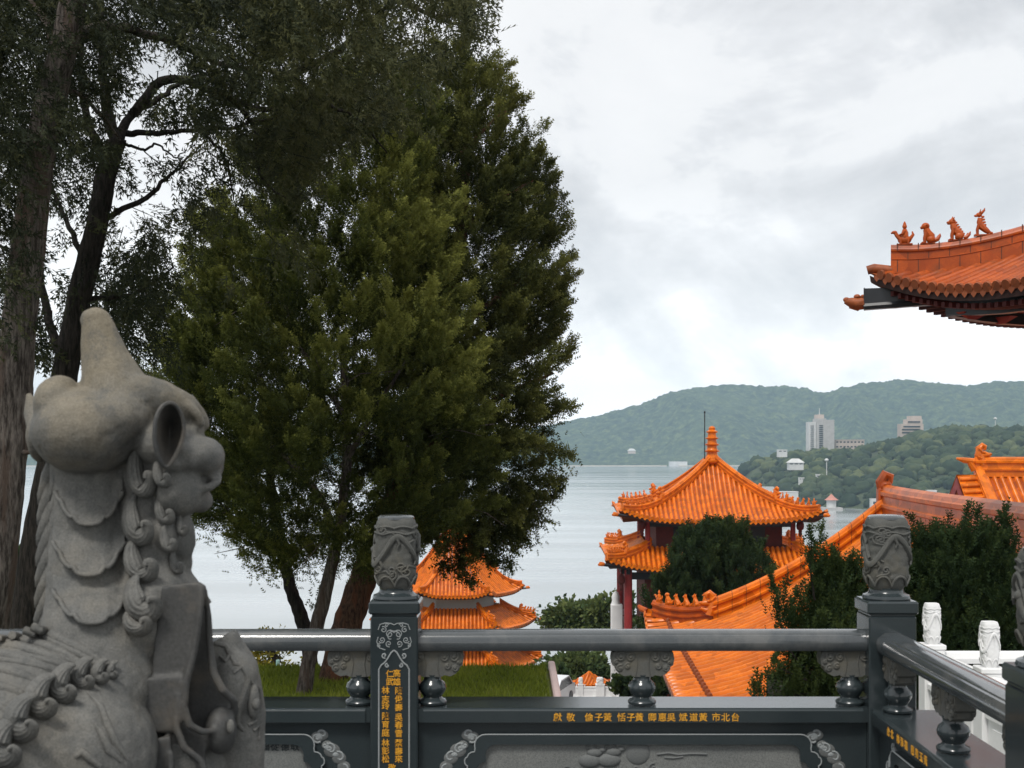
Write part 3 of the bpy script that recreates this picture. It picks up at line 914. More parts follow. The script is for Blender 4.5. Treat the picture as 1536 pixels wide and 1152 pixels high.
def roof_face(mbt, mbp, O, e, n, srange, tmax, h, lift, pitch=0.25, r=0.07, seg=0.5, tmin=lambda s: 0.0, flare=None, caps=True, mbc=None, tile=0.36, ns=5, capr=None):
    """tile rows of one slope. O eave origin, e along the eave, n inwards; h(t) height, lift(s,t) upturn"""
    def S(s, t):
        p = O + e * s + n * t + UP * (h(t) + lift(s, t))
        if flare: p = p - n * flare(s, t)
        return p
    s0, s1 = srange
    N = max(2, int(round((s1 - s0) / pitch)))
    ps = [s0 + (s1 - s0) * k / N for k in range(N + 1)]
    # pan tiles between the rows
    K = 14
    cols = []
    for s in ps:
        a, b = tmin(s), tmax(s)
        if b < a + 1e-3: b = a + 1e-3
        cols.append([S(s, a + (b - a) * j / K) - UP * r * 0.35 for j in range(K + 1)])
    mbp.grid(cols)
    for k in range(N):
        s = (ps[k] + ps[k + 1]) / 2
        a, b = tmin(s), tmax(s)
        if b - a < 0.12: continue
        nt = max(2, int(round((b - a) / tile)))
        rings = []
        for j in range(nt):
            for q, rr in ((0.0, r * 1.0), (0.97, r * 0.90)):
                t = a + (b - a) * (j + q) / nt
                p = S(s, t)
                dt = (S(s, t + .05) - S(s, t - .05)).normalized()
                up = e.cross(dt)
                if up.z < 0: up = -up
                up.normalize()
                rings.append([p + e * (math.cos(th) * rr) + up * (math.sin(th) * rr * 1.05 - r * .3) for th in [PI * i / (ns - 1) for i in range(ns)]])
        mbt.grid(rings)
        if caps:
            p = S(s, a); dt = (S(s, a + .05) - S(s, a)).normalized()
            up = e.cross(dt)
            if up.z < 0: up = -up
            cr_ = capr or r * 1.12
            mb = mbc or mbt
            c = p - dt * 0.02
            ring = [c + e * (math.cos(2 * PI * i / 10) * cr_) + up * (math.sin(2 * PI * i / 10) * cr_ + r * .15) for i in range(10)]
            ring2 = [q + dt * 0.05 for q in ring]
            boss = [c - dt * .015 + (q - c) * .55 for q in ring]
            mb.add(ring + ring2, [tuple(range(9, -1, -1))] + [(i, (i + 1) % 10, 10 + (i + 1) % 10, 10 + i) for i in range(10)])
            # drip tile: small tongue between two caps
            s2 = ps[k]
            c2 = S(s2, tmin(s2)) - UP * r * .35
            d_ = pitch * .42
            mb.add([c2 - e * d_, c2 + e * d_, c2 + e * d_ * .7 - UP * r * .9, c2 - UP * r * 1.7, c2 - e * d_ * .7 - UP * r * .9], [(0, 1, 2, 3, 4)])
    return S

def ridge(mb, pts, w, h, courses=2, n_up=None, cap=True):
    """built-up ridge: a sweep of a moulded section along pts"""
    prof = [(-.36 * w, -.15 * h), (-.36 * w, .18 * h), (-.5 * w, .22 * h), (-.5 * w, .32 * h), (-.34 * w, .36 * h), (-.34 * w, .60 * h), (-.5 * w, .64 * h), (-.52 * w, .76 * h), (-.36 * w, .80 * h), (-.30 * w, .92 * h), (0, h),
            (.30 * w, .92 * h), (.36 * w, .80 * h), (.52 * w, .76 * h), (.5 * w, .64 * h), (.34 * w, .60 * h), (.34 * w, .36 * h), (.5 * w, .32 * h), (.5 * w, .22 * h), (.36 * w, .18 * h), (.36 * w, -.15 * h)]
    path = []
    for i, p in enumerate(pts):
        t = (Vector(pts[min(i + 1, len(pts) - 1)]) - Vector(pts[max(i - 1, 0)]))
        t.z = 0; t.normalize()
        path.append((p, Vector((t.y, -t.x, 0)), UP))
    mb.sweep(prof, path, cap=cap)

def joints(mb, pts, w, h, step):
    """dark mortar lines across a ridge"""
    acc = 0.0
    for a, b in zip(pts[:-1], pts[1:]):
        a, b = Vector(a), Vector(b); d = b - a; L = d.length
        if L < 1e-6: continue
        t = Vector((d.x, d.y, 0)).normalized(); sd_ = Vector((t.y, -t.x, 0))
        while acc < L:
            p = a + d * (acc / L)
            pr = [(-.37, -.1), (-.37, .19), (-.51, .22), (-.51, .33), (-.35, .36), (-.35, .60), (-.51, .64), (-.53, .77), (-.3, .93), (0, 1.01), (.3, .93), (.53, .77), (.51, .64), (.35, .60), (.35, .36), (.51, .33), (.51, .22), (.37, .19), (.37, -.1)]
            mb.sweep([(x * w, z * h) for x, z in pr], [(p - t * .006, sd_, UP), (p + t * .006, sd_, UP)])
            acc += step
        acc -= L

def beast_mb(kind, H):
    """seated roof beast looking along +x, about H tall"""
    b = MB(); s = H / 0.5
    E = lambda c, r, rot=None: b.ell(tuple(x * s for x in c), tuple(x * s for x in r), nu=10, nv=8, rot=rot)
    T = lambda p, r, n=7: b.tube([tuple(x * s for x in q) for q in p], [x * s for x in r], n)
    b.box((0, 0, .012 * s), (.30 * s, .13 * s, .025 * s))
    if kind == 'rider':
        E((0, 0, .10), (.13, .07, .09)); T([(.08, 0, .12), (.15, 0, .20), (.17, 0, .24)], [.05, .04, .035]); E((.19, 0, .255), (.055, .035, .035)); E((.235, 0, .245), (.025, .02, .02))
        T([(-.10, 0, .12), (-.16, 0, .20), (-.14, 0, .26)], [.04, .03, .012])
        T([(0, 0, .15), (-.005, 0, .24), (0, 0, .31)], [.075, .07, .04]); E((0, 0, .36), (.045, .042, .052)); T([(0, 0, .39), (0, 0, .42), (.0, 0, .46)], [.035, .03, .008])
        for sy in (-1, 1): T([(0, sy * .06, .27), (.04, sy * .075, .21), (.09, sy * .03, .20)], [.025, .022, .018])
        for sx in (.07, -.07):
            for sy in (-1, 1): T([(sx, sy * .05, .10), (sx, sy * .055, .02)], [.03, .025])
        return b
    if kind == 'round':
        T([(-.07, 0, .08), (-.05, 0, .16), (.01, 0, .25), (.03, 0, .32)], [.09, .105, .085, .07]); E((.045, 0, .38), (.085, .075, .075)); E((.115, 0, .355), (.04, .045, .035)); E((.12, 0, .335), (.03, .035, .018))
        T([(-.12, 0, .07), (-.20, 0, .10), (-.24, 0, .17), (-.25, 0, .21)], [.055, .05, .035, .01])
        for sy in (-1, 1):
            T([(.03, sy * .05, .24), (.06, sy * .055, .12), (.06, sy * .055, .02)], [.045, .04, .032]); E((.085, sy * .055, .03), (.045, .03, .022)); E((-.06, sy * .07, .09), (.085, .04, .075)); E((.02, sy * .07, .40), (.025, .02, .03))
        return b
    if kind == 'slim':
        T([(-.12, 0, .05), (-.06, 0, .10), (.02, 0, .17), (.05, 0, .26), (.04, 0, .33)], [.035, .055, .065, .055, .045]); E((.06, 0, .39), (.055, .04, .045)); E((.11, 0, .375), (.04, .028, .025)); T([(.02, 0, .42), (-.03, 0, .47), (-.04, 0, .51)], [.03, .022, .006])
        for sy in (-1, 1):
            T([(.06, sy * .035, .22), (.09, sy * .04, .12), (.085, sy * .04, .02)], [.032, .028, .022]); E((.10, sy * .04, .025), (.035, .022, .018)); T([(.05, sy * .03, .42), (.03, sy * .035, .49)], [.016, .005])
        T([(-.12, 0, .05), (-.18, 0, .04)], [.04, .02])
        for k in range(4): E((-.005 - .012 * k, 0, .35 - .05 * k), (.03, .012, .022))
        return b
    T([(-.10, 0, .07), (-.06, 0, .13), (.01, 0, .20), (.05, 0, .28), (.055, 0, .34)], [.075, .085, .08, .065, .055]); E((.07, 0, .38), (.07, .055, .058)); E((.135, 0, .365), (.045, .04, .028)); E((.13, 0, .335), (.035, .03, .014)); T([(.07, 0, .42), (.06, 0, .48)], [.03, .006])
    T([(-.14, 0, .06), (-.20, 0, .07), (-.25, 0, .12), (-.27, 0, .17)], [.045, .04, .03, .008]); T([(-.20, 0, .08), (-.22, 0, .15)], [.03, .006])
    for sy in (-1, 1):
        T([(.04, sy * .05, .24), (.075, sy * .055, .12), (.07, sy * .055, .02)], [.04, .036, .028]); E((.09, sy * .055, .025), (.042, .026, .02)); E((-.06, sy * .065, .08), (.08, .035, .07)); T([(.05, sy * .045, .41), (.03, sy * .06, .46)], [.022, .006])
    for k in range(6): E((.005 - .028 * k, 0, .36 - .045 * k), (.032, .014, .022))
    return b

def dragon_head_mb(H):
    """upright ridge-end ornament: open jawed head with curled tail, facing +x"""
    b = MB(); s = H
    T = lambda p, r, n=8: b.tube([tuple(x * s for x in q) for q in p], [x * s for x in r], n)
    E = lambda c, r: b.ell(tuple(x * s for x in c), tuple(x * s for x in r), nu=10, nv=8)
    T([(.05, 0, -.05), (-.02, 0, .25), (-.08, 0, .48), (-.04, 0, .70), (.08, 0, .82), (.18, 0, .76), (.17, 0, .64), (.10, 0, .62)], [.20, .20, .17, .14, .12, .10, .08, .05])
    T([(.02, 0, .36), (.22, 0, .42), (.42, 0, .38)], [.16, .13, .07]); T([(.05, 0, .14), (.24, 0, .14), (.40, 0, .22)], [.14, .10, .05])
    E((.40, 0, .42), (.09, .09, .07))
    for sy in (-1, 1):
        E((.12, sy * .13, .50), (.07, .05, .06)); T([(.02, sy * .13, .52), (-.12, sy * .17, .66), (-.20, sy * .17, .70)], [.05, .04, .01]); T([(.0, sy * .15, .24), (-.16, sy * .18, .30), (-.22, sy * .16, .42)], [.06, .05, .01])
    for k in range(5): E((-.20 + .02 * k, 0, .25 + .12 * k), (.09, .03, .05))
    return b

BEASTS = {}
def place_beast(kind, parent, p, ang, H, mat):
    k = (kind, round(H, 2), mat.name)
    if k not in BEASTS:
        o = beast_mb(kind, H).build('ridge_beast', mat, parent, smooth=45); BEASTS[k] = o
    else:
        o = BEASTS[k].copy(); COL.objects.link(o); o.parent = parent
    o.location = Vector(p) - root_loc(parent); o.rotation_euler = (0, 0, ang)
    return o

def place_head(parent, p, ang, H, mat, name='ridge_dragon'):
    o = dragon_head_mb(H).build(name, mat, parent, smooth=45)
    o.location = Vector(p) - root_loc(parent); o.rotation_euler = (0, 0, ang)
    return o

def poly_roof(root, c, n, A, rot, z, hfun, t_top, lift_c, pitch, r, mats, ridge_w, ridge_h, beasts=5, beastH=.32, over=0.25, tile=.36, head=True, faces=None, H_low=None):
    """n-sided roof; apothem A at the eave, corner upturn; t_top: how far in the slope goes (A for a point)"""
    c = Vector(c); tan = math.tan(PI / n); half = A * tan
    def lift(s, t):
        q = min(1.2, abs(s) / half)
        return lift_c * q ** 4 * max(0.0, 1 - t / A) ** 1.5
    def flare(s, t):
        q = min(1.2, abs(s) / half)
        return over * q ** 4 * max(0.0, 1 - t / A) ** 2
    bt, bp, bs = MB(), MB(), MB()
    corners = []
    for k in range(n):
        a = rot + 2 * PI * k / n
        nin = Vector((-math.cos(a), -math.sin(a), 0)); e = Vector((-math.sin(a), math.cos(a), 0))
        O = Vector((c.x, c.y, z)) - nin * A
        S = roof_face(bt, bp, O, e, nin, (-half, half), lambda s: max(0.0, min(t_top, A - abs(s) / tan)), hfun, lift, pitch, r, flare=flare, tile=tile)
        # underside and fascia board
        K = 20; ss = [-half + 2 * half * j / K for j in range(K + 1)]
        top = [S(s, 0.02) - UP * r * .9 for s in ss]; low = [S(s, 0.06) - UP * (r * .9 + .16) for s in ss]
        inn = [O + e * (s * .72) + nin * min(A * .32, 1.6) + UP * (hfun(0) - .10) for s in ss]
        bs.grid([top, low, inn])
        corners.append((S, half, e, nin, O))
    bt.build('tile_rows', mats['tile'], root, smooth=50, world=True)
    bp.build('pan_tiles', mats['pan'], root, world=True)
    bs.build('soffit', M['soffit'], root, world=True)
    for k in range(n):
        S, hf, e, nin, O = corners[k]
        pts = []
        for j in range(19):
            t = t_top * (1 - j / 18 * 0.97)
            s = hf - t * tan
            pts.append(S(s, t) + UP * r * .4)
        b = MB()
        cut = 11
        ridge(b, [p for p in pts[:cut + 1]], ridge_w, ridge_h)
        ridge(b, [p for p in pts[cut:]], ridge_w * .85, ridge_h * .72)
        b.build('hip_ridge', mats['ridge'], root, world=True)
        dirh = (pts[-1] - pts[cut]); ang = math.atan2(dirh.y, dirh.x)
        if head:
            place_head(root, pts[cut] + UP * ridge_h * .55, ang, ridge_h * 1.5, mats['ridge'])
        L = len(pts) - 1
        for q in range(beasts):
            f = cut + 1.6 + (L - cut - 1.7) * (q + .2) / beasts
            i = int(f); p = pts[i].lerp(pts[min(i + 1, L)], f - i)
            place_beast(('seat', 'seat', 'round', 'seat', 'slim', 'rider')[min(q, 5)] if q < beasts - 1 else 'rider', root, p + UP * ridge_h * .70, ang, beastH, mats['ridge'])
        # hip rafter end with its glazed head
        tip = S(hf, 0.0); d = Vector((dirh.x, dirh.y, 0)).normalized()
        b = MB(); b.tube([tip - d * 1.3 - UP * (.42), tip + d * .12 - UP * .24], [.10, .09], 6)
        b.build('hip_rafter', M['dark_beam'], root, world=True)
        b = MB(); q0 = tip + d * .10 - UP * .22
        b.tube([q0, q0 + d * .16 + UP * .02, q0 + d * .30 - UP * .02], [.10, .11, .05], 8); b.ell(q0 + d * .18 + UP * .07, (.07, .07, .06), nu=8, nv=6)
        b.build('rafter_head', mats['ridge'], root, world=True)
    return corners

ORANGE = dict(tile=M['tile_far'], pan=M['tile_pan'], ridge=M['tile'])
TA = math.atan2(82.0, F)                                  # the temple shares the terrace's axes
AX = Vector((math.cos(TA), -math.sin(TA), 0)); AY = Vector((math.sin(TA), math.cos(TA), 0))

# ---------------------------------------------------------------- two-tier square tower
tc_ = at(1068, 690, 67.4)
tower = thing('temple_tower', 'square two tiered tower with orange tiled roofs and a stacked spire above the lake', 'tower', (tc_.x, tc_.y, -11))
cz = Vector((tc_.x, tc_.y, 0))
ROT = -PI / 2 - TA
poly_roof(tower, cz, 4, 4.72, ROT, -1.84, lambda t: .24 * t + .080 * t * t, 4.60, .55, .245, .085, ORANGE, .30, .44, beasts=6, beastH=.36, over=.30, tile=.34)
poly_roof(tower, cz, 4, 5.40, ROT, -4.14, lambda t: .28 * t + .10 * t * t, 2.0, .50, .245, .085, ORANGE, .30, .42, beasts=5, beastH=.36, over=.30, tile=.34)
b = MB()
zt = .88
prof = [(.30, 0), (.42, .08), (.44, .18), (.30, .22), (.28, .40)]
z_ = .40
for k in range(4):
    r_ = .26 - .022 * k
    prof += [(r_, z_), (r_ * .92, z_ + .12), (r_ * .88, z_ + .20), (r_ * 1.25, z_ + .24), (r_ * 1.3, z_ + .29), (r_ * .95, z_ + .32)]
    z_ += .33
prof += [(.13, z_ + .05), (.15, z_ + .13), (.10, z_ + .20), (.03, z_ + .24)]
b.lathe([(r_ * 1.22, z) for r_, z in prof], 12, (cz.x, cz.y, zt))
b.build('spire', M['tile'], tower, smooth=40, world=True)
b = MB(); pr = at(1057, 690, 67.0); b.tube([(pr.x, pr.y, zt - .1), (pr.x, pr.y, zt + 2.62)], .028, 6); b.ell((pr.x, pr.y, zt + 2.66), (.05, .05, .07), nu=8, nv=6)
b.build('lightning_rod', M['dark_metal'], tower, world=True)
def rotbox(mb, c, d, ang):
    mb.box((0, 0, 0), d, Matrix.Translation(Vector(c)) @ Matrix.Rotation(ang, 4, 'Z'))
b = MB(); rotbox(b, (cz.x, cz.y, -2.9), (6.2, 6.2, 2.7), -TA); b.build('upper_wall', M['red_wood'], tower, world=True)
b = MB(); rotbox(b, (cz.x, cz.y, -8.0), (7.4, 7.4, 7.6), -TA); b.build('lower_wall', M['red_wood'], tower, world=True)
Rz = Matrix.Rotation(-TA, 3, 'Z')
for hw, z0, z1, rr in ((3.55, -4.0, -1.7, .13), (4.55, -11, -4.2, .20)):
    for sx in (-1, -.38, .38, 1):
        for sy in (-1, 1):
            p = cz + Rz @ Vector((sx * hw, sy * hw, 0))
            b = MB(); b.tube([(p.x, p.y, z0), (p.x, p.y, z1)], rr, 12); b.build('column', M['red_paint'], tower, smooth=40, world=True)
    b = MB()
    for sy in (-1, 1):
        p = cz + Rz @ Vector((0, sy * hw, 0)); rotbox(b, (p.x, p.y, z1 - .30), (2 * hw, .16, .34), -TA)
        p = cz + Rz @ Vector((sy * hw, 0, 0)); rotbox(b, (p.x, p.y, z1 - .30), (.16, 2 * hw, .34), -TA)
        for k in range(9):
            p = cz + Rz @ Vector((-hw + 2 * hw * k / 8, sy * (hw + .12), 0)); rotbox(b, (p.x, p.y, z1 - .08), (.18, .5, .24), -TA)
            p = cz + Rz @ Vector((sy * (hw + .12), -hw + 2 * hw * k / 8, 0)); rotbox(b, (p.x, p.y, z1 - .08), (.5, .18, .24), -TA)
    b.build('bracket_beams', M['dark_beam'], tower, world=True)
for k in range(3):
    p = cz + Rz @ Vector((-1.7 + 1.7 * k, -3.115, 0)); b = MB(); rotbox(b, (p.x, p.y, -2.75), (1.1, .05, 1.1), -TA)
    b.build('upper_window', M['dark_window'], tower, world=True)
# hanging lamps under the corners
for sx, sy, hw, z in ((-1, -1, 4.9, -4.30), (1, -1, 4.9, -4.30), (-1, -1, 3.85, -1.75), (1, -1, 3.85, -1.75)):
    p = cz + Rz @ Vector((sx * hw, sy * hw, 0))
    b = MB(); b.lathe([(.02, .35), (.02, 0), (.05, -.10), (.16, -.16), (.20, -.34), (.17, -.50), (.08, -.58), (.10, -.62), (.05, -.86), (.0, -.90)], 10, (p.x, p.y, z), cap=False)
    o = b.build('corner_lantern', M['red_wood'], tower, smooth=40, world=True)

# ---------------------------------------------------------------- hexagonal three-tier pavilion behind the cypress
hc = at(684, 790, 95)
pav = thing('hexagonal_pavilion', 'hexagonal orange roofed pavilion with a white band, half behind the big cypress', 'pavilion', (hc.x, hc.y, -18))
hz = Vector((hc.x, hc.y, 0))
poly_roof(pav, hz, 6, 4.15, -PI / 2 + .03, -8.7, lambda t: .34 * t + .255 * t * t, 4.02, .42, .27, .095, ORANGE, .30, .40, beasts=0, over=.25, tile=.36, head=True)
poly_roof(pav, hz, 6, 4.95, -PI / 2 + .03, -11.05, lambda t: .40 * t + .10 * t * t, 2.2, .45, .27, .095, ORANGE, .30, .40, beasts=4, beastH=.42, over=.25, tile=.36)
poly_roof(pav, hz, 6, 5.30, -PI / 2 + .03, -13.9, lambda t: .40 * t + .10 * t * t, 2.3, .45, .27, .095, ORANGE, .30, .40, beasts=4, beastH=.42, over=.25, tile=.36)
for z0, z1, R_, mt, nm in ((-10.1, -8.45, 2.75, 'white_wall', 'white_band'), (-13.2, -10.3, 2.9, 'white_wall', 'middle_wall'), (-18, -13.5, 3.3, 'red_wood', 'ground_wall')):
    b = MB(); b.lathe([(R_, z0), (R_, z1)], 6, (hz.x, hz.y, 0), ph=.03); b.build(nm, M[mt], pav, world=True)
b = MB()
for k in range(6):
    a = -PI / 2 + .03 + PI / 6 + 2 * PI * k / 6
    for z in (-8.55, -11.0):
        b.box((hz.x + 2.95 * math.cos(a), hz.y + 2.95 * math.sin(a), z), (.35, .35, .5))
b.build('bracket_block', M['dark_beam'], pav, world=True)
b = MB(); b.lathe([(.5, 0), (.55, .15), (.32, .25), (.40, .5), (.25, .75), (.30, .95), (.12, 1.2), (.02, 1.5)], 12, (hz.x, hz.y, -3.25)); b.build('finial', M['tile'], pav, smooth=40, world=True)

# ---------------------------------------------------------------- large hall, long orange slope below the terrace
C0 = at(966, 925, 38)
Zc = -3.50
hall = thing('temple_hall', 'large hall with a long orange tiled slope and tall moulded ridge just beyond the railing', 'temple hall', (C0.x + 6, 31, -11))
e = -AY; n = AX
Lh, Th, sb = 19.6, 6.55, 1.85
def h_hall(t): return .150 * t + .0545 * t * t
def lift_hall(s, t):
    d = min(s, Lh - s)
    return .42 * max(0, 1 - d / 2.4) ** 2 * max(0, 1 - t / 3.0) ** 2
def tm_hall(s):
    d = min(s, Lh - s)
    return d if d < sb else Th
O = Vector((C0.x, C0.y, Zc))
bt, bp = MB(), MB()
S = roof_face(bt, bp, O, e, n, (0.0, Lh), lambda s: max(.01, tm_hall(s)), h_hall, lift_hall, .40, .085, tile=.32, capr=.10)
bt.build('tile_rows', M['tile'], hall, smooth=50, world=True)
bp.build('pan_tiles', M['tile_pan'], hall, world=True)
# nail caps in a line above the eave
b = MB(); b.lathe([(.060, 0), (.062, .05), (.045, .10), (.0, .125)], 8, cap=False)
nail = b.build('nail_cap', M['tile_cap'], hall, smooth=40)
for k in range(62):
    s = .20 + .40 * k
    if s > Lh - .1: break
    p = S(s, .62) + UP * .045
    o = nail if k == 0 else nail.copy()
    if k: COL.objects.link(o); o.parent = hall
    o.location = p - root_loc(hall)
# other slope, hip ends, gables
b = MB()
def S2(s, t): return O + e * s + n * (2 * Th - t) + UP * (h_hall(t) + lift_hall(s, t))
b.grid([[S2(s, tm_hall(s) * j / 8) for j in range(9)] for s in np.linspace(0.01, Lh - .01, 30)])
for s_, sg in ((0, 1), (Lh, -1)):
    g = []
    for w_ in np.linspace(0.01, 2 * Th - .01, 24):
        d = min(w_, 2 * Th - w_)
        g.append([O + e * (s_ + sg * min(q, d)) + n * w_ + UP * (h_hall(q) + .05) for q in np.linspace(0, sb, 5)])
    b.grid(g)
b.build('rear_slopes', M['tile_far'], hall, smooth=40, world=True)
for s_ in (sb + .08, Lh - sb - .08):
    b = MB(); ws = np.linspace(sb, 2 * Th - sb, 16)
    b.grid([[O + e * s_ + n * w_ + UP * (h_hall(sb) - .1), O + e * s_ + n * w_ + UP * h_hall(min(w_, 2 * Th - w_))] for w_ in ws])
    b.build('gable', M['pink_wall'], hall, world=True)
# ridges
b = MB()
rp = [S(s, Th) + UP * (.02 + .10 * (abs(s - Lh / 2) / (Lh / 2)) ** 3) for s in np.linspace(sb - .1, Lh - sb + .1, 16)]
ridge(b, rp, .36, .80); b.build('main_ridge', M['tile_pink'], hall, world=True)
for s_ in (sb + .02, Lh - sb - .02):
    pts = [S(s_, t) + UP * .03 for t in np.linspace(Th, sb - .05, 16)]
    b = MB(); ridge(b, pts, .32, .58); b.build('descending_ridge', M['tile'], hall, world=True)
    b = MB(); joints(b, pts, .32, .58, .42); b.build('ridge_joints', M['joint'], hall, world=True)
    place_head(hall, pts[-1] + UP * .12 - n * .05, math.atan2(-n.y, -n.x), .72, M['tile'])
    sg = 1 if s_ < Lh / 2 else -1
    hp = []
    for q in np.linspace(sb, .28, 9):
        ss = q if sg > 0 else Lh - q
        hp.append(S(ss, q) + UP * (.02 + .10 * (1 - q / sb) ** 2))
    b = MB(); ridge(b, hp, .28, .40); b.build('corner_ridge', M['tile_old'], hall, world=True)
    d = hp[-1] - hp[0]; ang = math.atan2(d.y, d.x)
    for q in range(6):
        f = 1.2 + 6.5 * q / 5.3
        i = int(f); p = hp[i].lerp(hp[min(i + 1, 8)], f - i)
        place_beast(('slim', 'seat', 'seat', 'seat', 'round', 'rider')[q], hall, p + UP * .38, ang, .38, M['tile'])
    b = MB(); tip = S(0.02 if sg > 0 else Lh - .02, .02); dd = Vector((d.x, d.y, 0)).normalized()
    b.tube([tip - dd * .1 + UP * .03, tip + dd * .12 + UP * .08, tip + dd * .24 + UP * .16], [.09, .09, .05], 8)
    b.build('corner_tile', M['tile_old'], hall, world=True)
# ridge end ornament: squat curled block
pe = rp[0]
b = MB(); Mx = Matrix.Translation(pe + UP * .45) @ Matrix.Rotation(-TA, 4, 'Z')
b.box((0, 0, -.05), (.44, .34, .62), Mx, bev=.05)
b.tube([(-.05, 0, .15), (-.12, 0, .42), (0, 0, .62), (.14, 0, .56), (.12, 0, .42), (.03, 0, .42)], [.16, .15, .14, .12, .10, .06], 8, Mx)
b.box((0, 0, .30), (.30, .40, .26), Mx, bev=.06)
b.build('ridge_end', M['tile_old'], hall, smooth=40, world=True)
# eave underside, walls
b = MB()
fl = [S(s, .03) - UP * .10 for s in np.linspace(0, Lh, 40)]; f2 = [S(s, .06) - UP * .34 for s in np.linspace(0, Lh, 40)]
f3 = [O + e * s + n * 1.5 + UP * .05 for s in np.linspace(1.0, Lh - 1.0, 40)]
b.grid([fl, f2, f3]); b.build('soffit', M['soffit'], hall, world=True)
b = MB(); cc = O + e * (Lh / 2) + n * Th
rotbox(b, (cc.x, cc.y, -7.4), (2 * Th - 3.4, Lh - 3.4, 7.2), -TA); b.build('wall', M['red_wood'], hall, world=True)
for s in np.linspace(1.3, Lh - 1.3, 5):
    p = O + e * s + n * 1.2
    b = MB(); b.tube([(p.x, p.y, -11), (p.x, p.y, -3.5)], .2, 12); b.build('column', M['red_paint'], hall, smooth=40, world=True)

# ---------------------------------------------------------------- gabled hall at the right
g0 = at(1462, 712, 54)
gab = thing('gabled_hall', 'gabled hall with bright orange roof, pink gable and dragon ridge end at the right edge', 'temple hall', (g0.x + 5, 54, -11))
Tg, Lg, lip = 5.4, 12.0, .75
def h_g(t): return .34 * t + .050 * t * t
zr = g0.z
Og = Vector((g0.x, g0.y, zr - h_g(Tg))) - AY * Tg
bt, bp = MB(), MB()
Sg = roof_face(bt, bp, Og, AX, AY, (.32, Lg), lambda s: Tg, h_g, lambda s, t: 0.0, .30, .095, tile=.32)
# short verge tiles beside the descending ridge
bv = MB()
for k in range(17):
    t0 = Tg - .25 - k * .31
    if t0 < .1: break
    p = Sg(0, t0) + UP * .02
    bv.tube([p + AX * .05 + UP * .04, p - AX * (lip * .92) + UP * .0], [.095, .085], 8)
bt.build('tile_rows', M['tile_far'], gab, smooth=50, world=True)
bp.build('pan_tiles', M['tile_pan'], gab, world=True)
bv.grid([[Sg(0, t) + AX * .1, Sg(0, t) - AX * lip * .95 - UP * .05] for t in np.linspace(0, Tg, 14)])
bv.build('verge_tiles', M['tile'], gab, smooth=50, world=True)
b = MB(); b.grid([[Og + AX * s + AY * (2 * Tg - t) + UP * h_g(t) for t in np.linspace(0, Tg, 10)] for s in (-lip, Lg)]); b.build('rear_slope', M['tile_far'], gab, world=True)
b = MB(); pts = [Sg(.16, t) + UP * .06 for t in np.linspace(Tg, 0, 16)]; ridge(b, pts, .34, .42); b.build('descending_ridge', M['tile_far'], gab, world=True)
b = MB(); rp = [Sg(s, Tg) + UP * .02 for s in np.linspace(0, Lg, 10)]; ridge(b, rp, .40, .72); b.build('main_ridge', M['tile_far'], gab, world=True)
place_head(gab, Sg(.25, Tg) + UP * .45, math.atan2(AX.y, AX.x), .95, M['tile'], 'ridge_dragon')
b = MB(); p = Sg(0, Tg); b.tube([p + UP * .55, p - AX * .45 + UP * .60, p - AX * .75 + UP * .68], [.13, .12, .04], 8); b.tube([p + UP * .2, p - AX * .2 + UP * .5], [.16, .12], 8)
b.build('ridge_snout', M['tile'], gab, smooth=40, world=True)
def gable_pt(w_, d): return Og - AX * d + AY * w_ + UP * (h_g(min(w_, 2 * Tg - w_)))
ws = np.linspace(0.0, 2 * Tg, 25)
b = MB(); b.grid([[gable_pt(w_, 0.0) - UP * 6, gable_pt(w_, 0.0) - UP * .02] for w_ in ws]); b.build('gable_wall', M['pink_wall'], gab, world=True)
b = MB()
b.grid([[gable_pt(w_, lip) - UP * .62, gable_pt(w_, lip) - UP * .10] for w_ in ws]); b.grid([[gable_pt(w_, lip - .06) - UP * .62, gable_pt(w_, lip - .06) - UP * .10] for w_ in ws]); b.grid([[gable_pt(w_, lip) - UP * .62, gable_pt(w_, lip - .06) - UP * .62] for w_ in ws])
b.build('bargeboard', M['red_paint'], gab, world=True)
b = MB(); q = gable_pt(Tg * .80, .03)
b.add([q - UP * 1.4 - AY * .55, q - UP * 1.4 + AY * .55, q - UP * .45], [(0, 1, 2)]); b.build('gable_vent', M['red_wood'], gab, world=True)
b = MB(); cc = Og + AX * (Lg / 2 + .1) + AY * Tg; rotbox(b, (cc.x, cc.y, (Og.z - 11) / 2 + .3), (Lg - .2, 2 * Tg - 2.4, Og.z + 11), -TA); b.build('wall', M['pink_wall'], gab, world=True)

